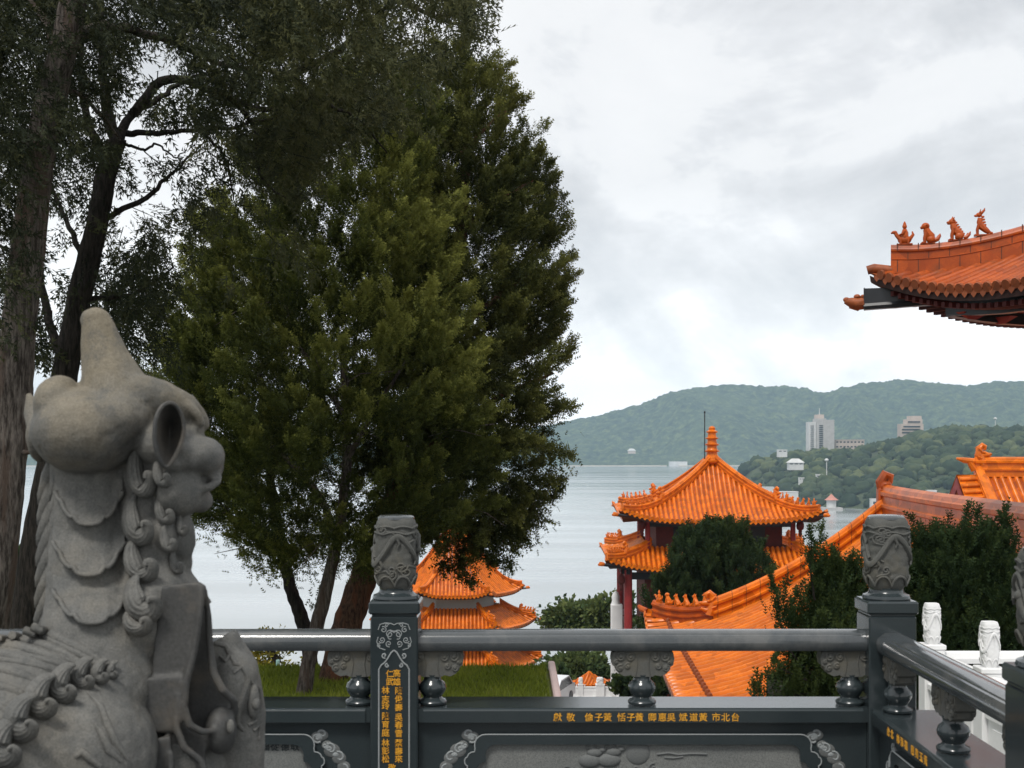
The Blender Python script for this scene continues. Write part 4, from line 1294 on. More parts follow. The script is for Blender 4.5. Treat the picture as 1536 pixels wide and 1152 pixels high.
# ---------------------------------------------------------------- near roof corner jutting in at upper right
c_ = at(1303, 412, 24)
corner_hall = thing('entrance_hall', 'hall roof corner with orange tiles and four glazed ridge figures against the sky', 'temple hall', (c_.x + 6.5, c_.y, -2.6))
A = 5.2
YAW = math.radians(-155)
cen = Vector((c_.x + .12 - A * (math.cos(YAW) + math.sin(YAW)), c_.y - A * (math.sin(YAW) - math.cos(YAW)), 0))
z0 = 4.35
e1 = Vector((math.cos(-.77), math.sin(-.77), 0)); half = A
def hA(t): return .38 * t + .022 * t * t
def liftA(s, t): return .62 * max(0, (abs(s) - half * .40) / (half * .60)) ** 2.2 * max(0, 1 - t / A) ** 1.6
def flareA(s, t): return .16 * max(0, (abs(s) - half * .46) / (half * .54)) ** 2 * max(0, 1 - t / A) ** 2
bt, bp, bs = MB(), MB(), MB()
SA = []
for k in range(4):
    a = YAW + PI / 2 * k
    nin = Vector((-math.cos(a), -math.sin(a), 0)); e = Vector((-math.sin(a), math.cos(a), 0))
    O = Vector((cen.x, cen.y, z0)) - nin * A
    bc = MB()
    Sk = roof_face(bt, bp, O, e, nin, (-half, half), lambda s: max(0, A - abs(s)), hA, liftA, (.205), .074, flare=flareA, mbc=bc, tile=.34, ns=7, capr=.090)
    SA.append((Sk, e, nin, O))
    bc.build('tile_ends', M['tile_cap'], corner_hall, world=True)
    ss = np.linspace(-half, half, 50)
    r1 = [Sk(s, .03) - UP * .10 for s in ss]; r2 = [Sk(s, .05) - UP * .22 for s in ss]; r3 = [Sk(s, .30) - UP * .26 for s in ss]
    bs.grid([r1, r2, r3, [O + e * s * .70 + nin * 1.55 + UP * .10 for s in ss]])
bt.build('tile_rows', M['tile_old'], corner_hall, smooth=50, world=True)
bp.build('pan_tiles', M['tile_cap'], corner_hall, world=True)
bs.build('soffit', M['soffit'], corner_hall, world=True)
b = MB()
for Sk, e, nin, O in SA[:1] + SA[1:]:
    for s in np.arange(-half + .4, half - .3, .17):
        p = Sk(s, .16) - UP * .34
        rotbox(b, p + nin * .25, (.08, .50, .09), math.atan2(e.y, e.x))
b.build('rafter_ends', M['red_wood'], corner_hall, world=True)
b = MB()
for Sk, e, nin, O in SA:
    for s in (-1, 1):
        pass
    pth = [(O + e * s + nin * .85 + UP * (-.22 + .25 * max(0, (abs(s) - half * .5) / (half * .5)) ** 2), nin, UP) for s in np.linspace(-half + 1.0, half - 1.0, 14)]
    b.sweep([(-.10, -.13), (-.10, .13), (.10, .13), (.10, -.13)], pth)
b.build('eave_beam', M['dark_beam'], corner_hall, world=True)
b = MB()
for Sk, e, nin, O in SA:
    for s in np.arange(-half + 1.4, half - 1.2, 1.15):
        p = O + e * s + nin * 1.0 - UP * .24
        b = MB(); b.add([p - e * .10 - nin * .3, p + e * .10 - nin * .3, p + e * .10 + nin * .3, p - e * .10 + nin * .3, p - UP * .12 - nin * .1, p - UP * .12 + nin * .1], [(0, 1, 2, 3), (0, 4, 1), (2, 5, 3), (0, 3, 5, 4), (1, 4, 5, 2)])
        b.build('bracket_block', M['red_paint'], corner_hall, world=True)
def hip_pt(k, t):
    Sk = SA[k][0]; return Sk(-(A - t), t)
for k in range(4):
    pts = [hip_pt(k, t) + UP * .06 for t in np.linspace(.26, A - .05, 22)]
    b = MB()
    w_, h_ = .22, .43
    sec = [(-.40, -.2), (-.40, .36), (-.46, .38), (-.40, .40), (-.40, .68), (-.52, .72), (-.55, .80), (-.50, .86), (-.36, .88), (-.30, .97), (0, 1.03)]
    sec = [(x * w_, z * h_) for x, z in sec]; sec = sec + [(-x, z) for x, z in sec[-2::-1]]
    path = []
    for i, p in enumerate(pts):
        t = pts[min(i + 1, 21)] - pts[max(i - 1, 0)]; t.z = 0; t.normalize()
        path.append((p, Vector((t.y, -t.x, 0)), UP))
    b.sweep(sec, path); b.build('hip_ridge', M['tile_old'], corner_hall, world=True)
    b = MB()
    d = (pts[-1] - pts[0]); L = d.length; t = Vector((d.x, d.y, 0)).normalized(); sd_ = Vector((t.y, -t.x, 0))
    for off, za, zb in ((0, -.15, .38), (.18, .38, .74), (0, .74, 1.05)):
        kk = 0
        while True:
            q = (off + .36 * kk + .12) / L; kk += 1
            if q >= 1: break
            i = int(q * 21); p = pts[i].lerp(pts[i + 1], q * 21 - i)
            x_ = .41 if zb < .9 else .56
            b.sweep([(-x_ * w_, za * h_), (-x_ * w_, zb * h_), (x_ * w_, zb * h_), (x_ * w_, za * h_)], [(p - t * .008, sd_, UP), (p + t * .008, sd_, UP)])
    if True:
        b.sweep([(-.415 * w_, .365 * h_), (-.415 * w_, .395 * h_), (.415 * w_, .395 * h_), (.415 * w_, .365 * h_)], path)
    b.build('mortar_joints', M['joint'], corner_hall, world=True)
    d0 = hip_pt(k, 0) - hip_pt(k, 1.5); d0.z = 0; d0.normalize(); ang = math.atan2(d0.y, d0.x)
    if k == 0 or True:
        zo = .44
        for t_, kd, hh in ((.42, 'rider', .47), (.69, 'round', .43), (1.02, 'seat', .46), (1.33, 'slim', .49)):
            p = hip_pt(k, t_) + UP * (.06 + zo)
            place_beast(kd, corner_hall, p, ang, hh, M['tile_old'])
    tip = hip_pt(k, 0)
    b = MB()
    b.tube([tip - d0 * .42 - UP * .02, tip - d0 * .10 + UP * .03, tip + d0 * .02 + UP * .0], [.088, .088, .082], 10)
    b.build('corner_tile', M['tile_cap'], corner_hall, smooth=40, world=True)
    # hip rafter (dark, sheet covered) and its glazed dragon head
    z_r = -.60
    p0 = tip + d0 * .02 + UP * z_r; p1 = tip - d0 * 1.9 + UP * (z_r + .10)
    sdv = Vector((d0.y, -d0.x, 0))
    b = MB()
    b.sweep([(-.085, -.11), (-.085, .26), (.085, .26), (.085, -.11)], [(p0 + d0 * .05, sdv, UP), (p0 - d0 * .5 + UP * .0, sdv, UP), (p1, sdv, UP)])
    b.box((0, 0, 0), (.02, .20, .40), Matrix.Translation(p0 + d0 * .05 + UP * .07) @ Matrix.Rotation(ang, 4, 'Z'))
    b.sweep([(-.09, -.13), (-.11, -.07), (-.09, -.02), (.09, -.02), (.11, -.07), (.09, -.13)], [(p0 + d0 * .06, sdv, UP), (p1 - d0 * .3, sdv, UP)])
    b.build('hip_rafter', M['dark_beam'], corner_hall, world=True)
    b = MB()
    q = p0 + d0 * .05
    b.tube([q, q + d0 * .11 - UP * .01, q + d0 * .24 + UP * .02, q + d0 * .35 + UP * .05], [.115, .115, .095, .05], 9)
    b.tube([q + UP * .05, q + d0 * .14 - UP * .08, q + d0 * .27 - UP * .06], [.08, .07, .03], 8)
    b.ell(q + d0 * .32 + UP * .07, (.065, .065, .05), nu=8, nv=6); b.ell(q + d0 * .13 + UP * .12, (.065, .08, .05), nu=8, nv=6); b.ell(q + d0 * .02 + UP * .12, (.055, .09, .04), nu=8, nv=6)
    b.build('rafter_dragon', M['tile_cap'], corner_hall, smooth=40, world=True)
b = MB(); b.box((0, 0, 0), (7.6, 7.6, .08), Matrix.Translation((cen.x, cen.y, z0 + .13)) @ Matrix.Rotation(YAW, 4, 'Z')); b.build('ceiling', M['dark_beam'], corner_hall, world=True)
b = MB(); b.lathe([(.4, 0), (.5, .2), (.3, .4), (.35, .8), (.05, 1.3)], 12, (cen.x, cen.y, z0 + hA(A) - .1)); b.build('finial', M['tile_old'], corner_hall, smooth=40, world=True)
b = MB(); b.box((0, 0, 0), (4.3, 4.3, 8.2), Matrix.Translation((cen.x, cen.y, z0 - 3.7)) @ Matrix.Rotation(YAW, 4, 'Z')); b.build('wall', M['grey_wall'], corner_hall, world=True)
# ================================================================ foliage
def unit(v): return v / (np.linalg.norm(v, axis=-1, keepdims=True) + 1e-9)

# one spray: a stem line with narrow leaflets on both sides; x along, y across, z out of plane
def spray_tmpl(n=3, w=.26, lw=.10, droop=.10, reach=.34):
    V, T = [], []
    for i in range(n):
        x = .10 + .62 * i / max(1, n - 1)
        for s in (-1, 1):
            b = len(V)
            k = 1 - .45 * i / n
            V += [(x, 0, -droop * x * x), (x + lw, 0, -droop * (x + lw) ** 2), (x + reach * k, s * w * k, .05 - droop * (x + reach * k) ** 2)]
            T.append((b, b + 1, b + 2))
    b = len(V)
    V += [(.45, -.035, -droop * .2), (.45, .035, -droop * .2), (1.08, 0, -droop * 1.1)]
    T.append((b, b + 1, b + 2))
    return np.array(V), np.array(T)
SPRAY = spray_tmpl(3, .27, .19, .10, .34)
NEEDLE = spray_tmpl(3, .22, .17, .25, .42)
V_ = np.array([(0, 0, 0), (.5, -.36, .06), (1, 0, -.05), (.5, .36, .06)]); BROAD = (V_, np.array([(0, 1, 2), (0, 2, 3)]))

def sprays(P, D, size, tint, tmpl, rng, roll=PI, upn=None):
    """P (n,3) bases, D (n,3) directions, size (n,), tint (n,)"""
    tv, tf = tmpl
    n = len(P)
    D = unit(D)
    ref = np.where(np.abs(D[:, 2:3]) > .9, np.array([[1.0, 0, 0]]), np.array([[0, 0, 1.0]]))
    S = unit(np.cross(D, ref)); U = np.cross(S, D)
    a = rng.uniform(-roll, roll, n)[:, None]
    S2 = S * np.cos(a) + U * np.sin(a); U2 = np.cross(S2, D)
    sz = size[:, None, None]
    V = P[:, None, :] + sz * (tv[None, :, 0:1] * D[:, None, :] + tv[None, :, 1:2] * S2[:, None, :] + tv[None, :, 2:3] * U2[:, None, :])
    k = len(tv)
    Fc = tf[None] + (np.arange(n) * k)[:, None, None]
    # tips are the younger, paler growth
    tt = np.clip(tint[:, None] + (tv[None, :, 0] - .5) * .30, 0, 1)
    return V.reshape(-1, 3), Fc.reshape(-1, 3), tt.ravel()

def crown(name, parts, mat, parent):
    V, Fc, T, b = [], [], [], 0
    off = np.array(root_loc(parent)) if parent is not None else np.zeros(3)
    for v, f, t in parts:
        V.append(v - off); Fc.append(f + b); T.append(t); b += len(v)
    return np_mesh(name, np.concatenate(V), np.concatenate(Fc), mat, parent, attr={'tint': np.concatenate(T)})

def limb(pts, r0, r1, n=7, wob=0.0, seed=0, k=10):
    """smooth tapered limb through pts"""
    pts = [Vector(p) for p in pts]
    rnd = random.Random(seed)
    out, rad = [], []
    m = len(pts)
    for i in range(m - 1):
        p0, p1, p2, p3 = pts[max(i - 1, 0)], pts[i], pts[i + 1], pts[min(i + 2, m - 1)]
        for j in range(k):
            t = j / k
            q = .5 * ((2 * p1) + (p2 - p0) * t + (2 * p0 - 5 * p1 + 4 * p2 - p3) * t * t + (3 * p1 - p0 - 3 * p2 + p3) * t ** 3)
            out.append(q + Vector((rnd.uniform(-1, 1), rnd.uniform(-1, 1), rnd.uniform(-1, 1))) * wob)
    out.append(pts[-1])
    L = len(out)
    rad = [r0 + (r1 - r0) * (i / (L - 1)) for i in range(L)]
    return out, rad

def bark_tube(mb, pts, rad, n=14, rough=.10, seed=0):
    rnd = random.Random(seed)
    ph = [rnd.uniform(0, 6.28) for _ in range(6)]
    b0 = len(mb.v)
    mb.tube(pts, rad, n)
    L = len(pts)
    for i in range(L):
        c = pts[i]
        for k in range(n):
            a = 2 * PI * k / n
            f = 1 + rough * (math.sin(3 * a + ph[0] + .25 * i) * .5 + math.sin(5 * a + ph[1] - .17 * i) * .35 + math.sin(2 * a + ph[2] + .4 * i) * .4)
            v = Vector(mb.v[b0 + i * n + k])
            mb.v[b0 + i * n + k] = tuple(c + (v - c) * f)

def cone_tree(root, axis, prof, nclump, per, size, tint0, tmpl, seed, clump_r=.34, up=.55, droop_low=.0, shell=.62, squash=1.0, gaps=.0, front=None):
    """crown made of many shoot clumps round a leaning axis. axis: [(z, x, y)], prof: [(z, radius)]"""
    rng = np.random.default_rng(seed)
    zs = np.array([p[0] for p in prof]); rs = np.array([p[1] for p in prof])
    az = np.array([p[0] for p in axis]); ax_ = np.array([p[1] for p in axis]); ay_ = np.array([p[2] for p in axis])
    zz = np.linspace(zs.min(), zs.max(), 400); w = np.interp(zz, zs, rs) + .12
    cdf = np.cumsum(w); cdf /= cdf[-1]
    z = np.interp(rng.random(nclump), cdf, zz)
    th = rng.uniform(0, 2 * PI, nclump)
    q = shell + (1 - shell) * rng.random(nclump) ** .7
    inner = rng.random(nclump) < .22
    q[inner] = rng.uniform(.15, shell, inner.sum())
    lob = .80 + .42 * fbm(np.cos(th) * 1.6 + seed, np.sin(th) * 1.6, z * .9, 3)
    R = np.interp(z, zs, rs) * q * lob
    cx, cy = np.interp(z, az, ax_), np.interp(z, az, ay_)
    C = np.stack([cx + R * np.cos(th), cy + R * np.sin(th) * squash, z + rng.normal(0, .08, nclump)], 1)
    out = np.stack([np.cos(th), np.sin(th), np.zeros(nclump)], 1)
    if gaps > 0:
        keep = fbm(C[:, 0] * 1.1 + seed, C[:, 1] * 1.1, C[:, 2] * 1.1, 2) > gaps
        C, out, z, q = C[keep], out[keep], z[keep], q[keep]
    n = len(C)
    ctint = np.clip(tint0 + (fbm(C[:, 0] * .8, C[:, 1] * .8, C[:, 2] * .8 + seed, 3) - .5) * 1.0 + rng.normal(0, .13, n), 0, 1)
    # each clump is a plume of shoots: thick at its base, pointed at the tip
    csz = clump_r * rng.uniform(.7, 1.4, n)
    zr = (z - zs.min()) / (zs.max() - zs.min())
    az_ = rng.uniform(-.9, .9, n)
    ox = out[:, 0] * np.cos(az_) - out[:, 1] * np.sin(az_); oy = out[:, 0] * np.sin(az_) + out[:, 1] * np.cos(az_)
    pd = unit(np.stack([ox * .8, oy * .8, up - droop_low * np.clip(1 - zr * 2.2, 0, 1) + rng.normal(0, .25, n)], 1))
    idx = np.repeat(np.arange(n), per); m = len(idx)
    f = rng.random(m) ** .8
    P = C[idx] + pd[idx] * ((f - .35) * csz[idx] * 1.9)[:, None] + rng.normal(0, 1, (m, 3)) * (csz[idx] * .36 * (1.12 - f))[:, None]
    d = unit(pd[idx] + unit(rng.normal(0, 1, (m, 3))) * .75 + np.array([[0, 0, .15]]))
    sz = size * rng.uniform(.6, 1.3, m)
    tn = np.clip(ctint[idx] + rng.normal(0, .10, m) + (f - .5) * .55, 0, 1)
    return sprays(P, d, sz, tn, tmpl, rng), C, csz

M['soil'] = simple('dark_soil', (0.028, 0.026, 0.016), 0.95, 0.4, 3)
STICK = (np.array([(0, -.012, 0), (1, 0, 0), (0, .012, 0), (0, 0, .014)]), np.array([(0, 1, 2), (0, 3, 1)]))
# ---------------------------------------------------------------- lawn ledge with grass
m = MB(); m.box((-6.8, 13.0, -2.05), (14.7, 13.4, 0.9), bev=.05)
t = NT('lawn_soil'); v = t.coord(); n_ = t.noise(v, 1.2, 6, .65)
t.set(Base_Color=t.ramp(n_, [(.3, (.07, .095, .014)), (.7, (.15, .18, .03))]), Roughness=.95)
tag(m.build('lawn', t.m), kind='structure')
rng = np.random.default_rng(11)
ng = 60000
gx = rng.uniform(-6.5, .50, ng); gy = 13.5 + 6.15 * rng.random(ng) ** .8
P = np.stack([gx, gy, np.full(ng, -1.605)], 1)
D = np.stack([rng.normal(0, .5, ng), rng.normal(0, .5, ng), np.ones(ng)], 1)
tn = np.clip(.45 + (fbm(gx * .9, gy * .9, 0.0, 3) - .5) * 1.2 + rng.normal(0, .15, ng), 0, 1)
GR = (np.array([(0, -.09, 0), (0, .09, 0), (1, 0, .15)]), np.array([(0, 1, 2)]))
pt = sprays(P, D, rng.uniform(.05, .11, ng), tn, GR, rng)
M['grass'] = leaf_mat('short_grass', (.09, .12, .016), (.19, .235, .028), (.32, .33, .055), .3)
o = crown('grass', [pt], M['grass'], None); tag(o, 'short mown lawn grass beyond the railing', 'grass', kind='stuff')
m = MB(); m.box((.60, 14.0, -1.62), (.10, 11.6, .16), bev=.02)
tag(m.build('lawn_kerb', M['pink_wall']), kind='structure')
m = MB(); m.box((7.5, 14.9, -2.05), (7.8, 7.0, 1.1))
tag(m.build('planting_bed_ground', M['soil']), kind='structure')

# ---------------------------------------------------------------- big pair of cypresses in the middle
def px_axis(pts, Y, dy=0.0):
    out = []
    for px, py in pts:
        p = at(px, py, Y); out.append((p.z, p.x, p.y + dy))
    return sorted(out)
def px_prof(pts, Y):
    return sorted([(at(0, py, Y).z, w * Y / F) for py, w in pts])

cyA = thing('cypress_tree', 'large dense olive green cypress in front, the light one filling the middle of the picture', 'tree', at(495, 1045, 17.5) - Vector((0, 0, .0)), 0, 'big cypresses on the lawn')
YA = 17.5
ax = px_axis([(490, 850), (482, 700), (480, 550), (492, 400), (515, 250), (540, 120)], YA)
pf = px_prof([(850, 60), (815, 130), (770, 205), (700, 235), (600, 248), (500, 232), (420, 205), (340, 172), (260, 140), (190, 115), (130, 60), (100, 20)], YA)
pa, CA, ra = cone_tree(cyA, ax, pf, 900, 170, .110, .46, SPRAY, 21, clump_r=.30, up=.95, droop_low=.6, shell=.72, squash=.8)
crown('crown', [pa], M['leaf_light'], cyA)
b = MB()
for pts, r0, r1, sd_ in ((((452, 1075), (462, 1000), (485, 900), (508, 800), (520, 680), (515, 520)), .115, .05, 1), (((508, 810), (470, 730), (400, 660), (350, 600)), .06, .02, 2), (((515, 700), (560, 620), (610, 540)), .05, .015, 3), (((515, 620), (450, 520), (420, 430)), .045, .015, 4)):
    p_, r_ = limb([at(x, y, YA - .05 + .25 * i / 5) for i, (x, y) in enumerate(pts)], r0, r1, k=8, wob=.008, seed=sd_)
    bark_tube(b, p_, r_, 14, .10, sd_)
rt = random.Random(5)
for k in range(70):      # bare grey twigs showing on the outside of the crown
    i = rt.randrange(len(CA)); c = Vector(CA[i])
    if c.y > YA: continue
    d = Vector((rt.uniform(-1, 1), rt.uniform(-.9, -.1), rt.uniform(-.6, .7))).normalized()
    q = [c - d * .3, c + d * .2 + Vector((0, 0, rt.uniform(-.06, .06))), c + d * (.45 + .2 * rt.random()) + Vector((0, 0, rt.uniform(-.15, .1)))]
    b.tube(q, [.010, .007, .003], 4)
b.build('trunk', M['bark_grey'], cyA, smooth=60, world=True)

YB = 19.0
cyB = thing('cypress_tree', 'darker cypress behind the light one, its drooping right side edged against the sky', 'tree', at(500, 1050, YB - .8), 0, 'big cypresses on the lawn')
ax = px_axis([(690, 870), (690, 700), (700, 500), (710, 300), (700, 170), (690, 70)], YB)
pf = px_prof([(812, 15), (790, 70), (765, 112), (730, 130), (650, 138), (560, 134), (450, 138), (385, 138), (320, 116), (260, 98), (200, 84), (150, 64), (105, 36), (75, 12)], YB)
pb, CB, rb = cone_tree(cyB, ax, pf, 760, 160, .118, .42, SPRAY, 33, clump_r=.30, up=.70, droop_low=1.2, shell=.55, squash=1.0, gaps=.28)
crown('crown', [pb], M['leaf_mid'], cyB)
b = MB()
for pts, r0, r1, sd_ in ((((492, 1085), (500, 1040), (520, 940), (560, 830), (610, 700), (650, 560), (685, 400), (698, 250), (692, 120)), .27, .03, 11), (((600, 720), (680, 640), (760, 590), (830, 560)), .08, .015, 12), (((660, 520), (740, 450), (810, 400)), .06, .012, 13), (((690, 350), (750, 300), (800, 270)), .045, .01, 14),
                       (((575, 800), (650, 790), (720, 800), (770, 820)), .06, .012, 15), (((693, 230), (740, 180), (765, 165)), .03, .008, 16), (((690, 330), (640, 260), (620, 200)), .03, .008, 17)):
    p_, r_ = limb([at(x, y, YB - .8 + .8 * min(1, i / 3)) for i, (x, y) in enumerate(pts)], r0, r1, k=8, wob=.012, seed=sd_)
    bark_tube(b, p_, r_, 16, .10, sd_)
b.build('trunk', M['bark_red'], cyB, smooth=60, world=True)

# drooping branch tips in front of the pavilion roof belong to the dark cypress
rng = np.random.default_rng(5)
cl = []
for px, py, r_, k in ((645, 790, .26, 90), (690, 792, .22, 70), (725, 790, .24, 90), (690, 846, .15, 60), (668, 815, .12, 30), (712, 822, .12, 30), (765, 795, .28, 110), (705, 866, .09, 22), (738, 835, .13, 40), (668, 846, .10, 26), (760, 842, .10, 26), (780, 785, .26, 70), (560, 830, .25, 40), (595, 815, .25, 50), (800, 755, .28, 60), (830, 690, .3, 60), (615, 800, .2, 50)):
    c = np.array(at(px, py, YB - .3)); n = k * 3
    P = c + rng.normal(0, 1, (n, 3)) * np.array([r_ * .55, r_ * .5, r_ * .6])
    D = rng.normal(0, .6, (n, 3)) + np.array([.1, -.2, -.7])
    cl.append(sprays(P, D, rng.uniform(.09, .17, n), np.clip(rng.normal(.38, .15, n), 0, 1), SPRAY, rng))
crown('drooping_sprays', cl, M['leaf_mid'], cyB)

# slender leaning tree at the left of the pair
YS = 20.5
sl = thing('slender_tree', 'thin leaning tree with a bare lower trunk left of the big cypress', 'tree', at(460, 1060, YS))
b = MB()
p_, r_ = limb([at(x, y, YS) for x, y in ((475, 1060), (458, 950), (436, 880), (418, 800), (408, 740), (400, 660), (390, 560))], .125, .05, k=8, wob=.012, seed=41); bark_tube(b, p_, r_, 12, .10, 41)
for pts, r0 in ((((412, 780), (395, 770), (375, 772), (352, 785)), .028), (((405, 745), (370, 720), (345, 690)), .03), (((420, 800), (440, 780), (450, 750)), .025), (((395, 771), (380, 800), (365, 815)), .010), (((380, 772), (366, 792), (350, 800)), .008), (((356, 783), (345, 795), (350, 806)), .006), (((408, 770), (430, 775), (438, 790)), .01)):
    p_, r_ = limb([at(x, y, YS - .1) for x, y in pts], r0, .004, k=5, wob=.01, seed=len(pts)); b.tube(p_, r_, 6)
b.build('trunk', M['bark_dark'], sl, smooth=60, world=True)
ax = px_axis([(400, 760), (385, 600), (370, 420)], YS); pf = px_prof([(775, 30), (745, 70), (700, 95), (620, 105), (520, 95), (430, 70), (380, 20)], YS)
ps, CS, rs_ = cone_tree(sl, ax, pf, 190, 110, .125, .35, SPRAY, 44, clump_r=.34, up=.3, droop_low=.8, shell=.4, gaps=.25)
extra = []
for px, py, r_, k in ((352, 795, .10, 6), (345, 700, .3, 40), (320, 690, .25, 30), (440, 770, .2, 24), (470, 790, .2, 24), (500, 850, .18, 14), (485, 880, .16, 9), (470, 905, .14, 6), (525, 840, .2, 20), (348, 808, .06, 4)):
    c = np.array(at(px, py, YS - .1)); n = k * 3
    P = c + rng.normal(0, 1, (n, 3)) * r_ * .55; D = rng.normal(0, .7, (n, 3)) + np.array([0, -.2, -.4])
    extra.append(sprays(P, D, rng.uniform(.08, .15, n), np.clip(rng.normal(.35, .15, n), 0, 1), SPRAY, rng))
crown('crown', [ps] + extra, M['leaf_mid'], sl)

# ---------------------------------------------------------------- tall dark cedars at the left
Y1, Y2 = 9.4, 12.0
t1 = thing('cedar_tree', 'tall cedar with a thick grey brown leaning trunk at the left edge', 'tree', at(-60, 1360, Y1))
b = MB()
tp = [(-75, 1380), (-40, 1050), (-12, 900), (4, 760), (16, 640), (24, 540), (36, 420), (50, 300), (68, 190), (88, 100), (108, 10), (125, -90), (140, -220)]
p_, r_ = limb([at(x, y, Y1) for x, y in tp], .158, .080, k=9, wob=.004, seed=51); bark_tube(b, p_, r_, 26, .07, 51)
LIMB1 = []
for pts, r0, r1 in ((((100, 60), (160, 40), (250, 60), (330, 95), (420, 110)), .05, .012), (((112, -20), (220, -60), (380, -50), (540, -20), (640, 20), (700, 40)), .055, .010), (((60, 240), (20, 200), (-40, 190)), .04, .01), (((90, 90), (60, 20), (20, -30)), .04, .01), (((118, -60), (300, -110), (500, -90)), .05, .012), (((80, 130), (130, 150), (180, 210)), .025, .008)):
    p_, r_ = limb([at(x, y, Y1 + .5 * i) for i, (x, y) in enumerate(pts)], r0, r1, k=7, wob=.012, seed=len(pts) + 3); b.tube(p_, r_, 8); LIMB1.append(p_)
p_ = [at(42, 672, Y1 - .1), at(48, 680, Y1 - .12), at(46, 688, Y1 - .12)]
b.tube([at(30, 678, Y1), at(43, 679, Y1 - .1), at(50, 676, Y1 - .12)], [.03, .014, .006], 6)
b.build('trunk', M['bark_grey'], t1, smooth=60, world=True)

t2 = thing('cedar_tree', 'dark forked cedar behind the stone beast, branches spreading to the right', 'tree', at(20, 1200, Y2))
b = MB()
tp = [(5, 1220), (35, 950), (58, 800), (80, 670), (98, 560), (118, 450), (142, 350), (160, 260), (176, 210)]
p_, r_ = limb([at(x, y, Y2) for x, y in tp], .145, .085, k=9, wob=.006, seed=61); bark_tube(b, p_, r_, 18, .08, 61)
for pts, r0, r1 in ((((174, 215), (186, 190), (205, 165), (235, 150), (262, 130), (300, 110)), .052, .014), (((176, 215), (158, 150), (152, 60), (150, -60)), .06, .03), (((165, 240), (130, 180), (122, 100), (128, 20)), .045, .02), (((190, 200), (230, 200), (280, 195), (340, 192), (420, 175)), .032, .010),
                    (((200, 170), (250, 120), (330, 140), (400, 165), (470, 150), (540, 150)), .05, .012), (((150, 330), (215, 300), (245, 270), (265, 255), (300, 220)), .030, .008), (((130, 400), (100, 330), (70, 260)), .035, .01), (((118, 450), (200, 440), (260, 400)), .03, .008), (((100, 550), (70, 470), (58, 380), (66, 300)), .05, .02),
                    (((340, 140), (380, 190), (390, 260), (430, 300)), .025, .008), (((420, 120), (500, 80), (560, 30), (600, -10)), .04, .012), (((470, 150), (540, 180), (580, 230)), .02, .006), (((300, 195), (340, 240), (350, 300)), .018, .006), (((185, 215), (215, 225), (235, 215), (262, 235), (280, 225)), .016, .005)):
    p_, r_ = limb([at(x, y, Y2 + .22 * i) for i, (x, y) in enumerate(pts)], r0, r1, k=7, wob=.012, seed=len(pts) + 9); b.tube(p_, r_, 8)
b.build('trunk', M['bark_dark'], t2, smooth=60, world=True)

DENS = ["9987899998881",
        "9987789749730",
        "9865577898400",
        "8754457884000",
        "7653336750000",
        "6465335510000",
        "6468432300000",
        "6478432100000",
        "5475442000000",
        "2131200000000"]
def dens(px, py):
    i, j = int(py // 60), int(px // 60)
    if px < 0: j = 0
    if py < 0: i = 0
    if i > 9 or j > 12: return 0
    return int(DENS[i][j]) / 9.0
rng = np.random.default_rng(77)
parts1, parts2 = [], []
n_try = 0
for k in range(4900):
    px, py = rng.uniform(-60, 780), rng.uniform(-70, 600)
    d0 = dens(px, py)
    gapn = float(fbm(px / 42.0, py / 42.0, 3.7, 3))
    if rng.random() > d0 ** 1.2 or gapn < .70 - .38 * d0: continue
    one = (px < 330 and py < 230 and rng.random() < .6) or (px >= 330 and py < 130 and rng.random() < .75) or px < 40
    Y = (rng.uniform(8.6, 11.2) if one else rng.uniform(11.0, 14.6))
    c = np.array(at(px, py, Y)); n = int(rng.uniform(11, 26))
    if px > 735 - max(0, py) * .1 and py < 200: continue
    dr = unit(np.array([[rng.normal(.25, .5), rng.normal(0, .5), -.35 + rng.normal(0, .25)]]))[0]
    L = rng.uniform(.22, .46) * (Y / 11)
    q = rng.random(n)
    P = c + dr * (q[:, None] - .5) * L + rng.normal(0, 1, (n, 3)) * np.array([.045, .06, .045]) * (Y / 11)
    D = dr * .7 + rng.normal(0, .55, (n, 3)) + np.array([0, 0, -.30])
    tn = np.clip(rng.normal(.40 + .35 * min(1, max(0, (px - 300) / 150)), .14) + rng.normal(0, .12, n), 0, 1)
    s_ = sprays(P, D, rng.uniform(.10, .18, n) * (Y / 11.5), tn, NEEDLE, rng)
    (parts1 if one else parts2).append(s_)
    (parts1 if one else parts2).append(sprays((c - dr * L * .5)[None], dr[None], np.array([L]), np.array([.0]), STICK, rng))
crown('crown', parts1, M['leaf_dark'], t1); crown('crown', parts2, M['leaf_dark'], t2)

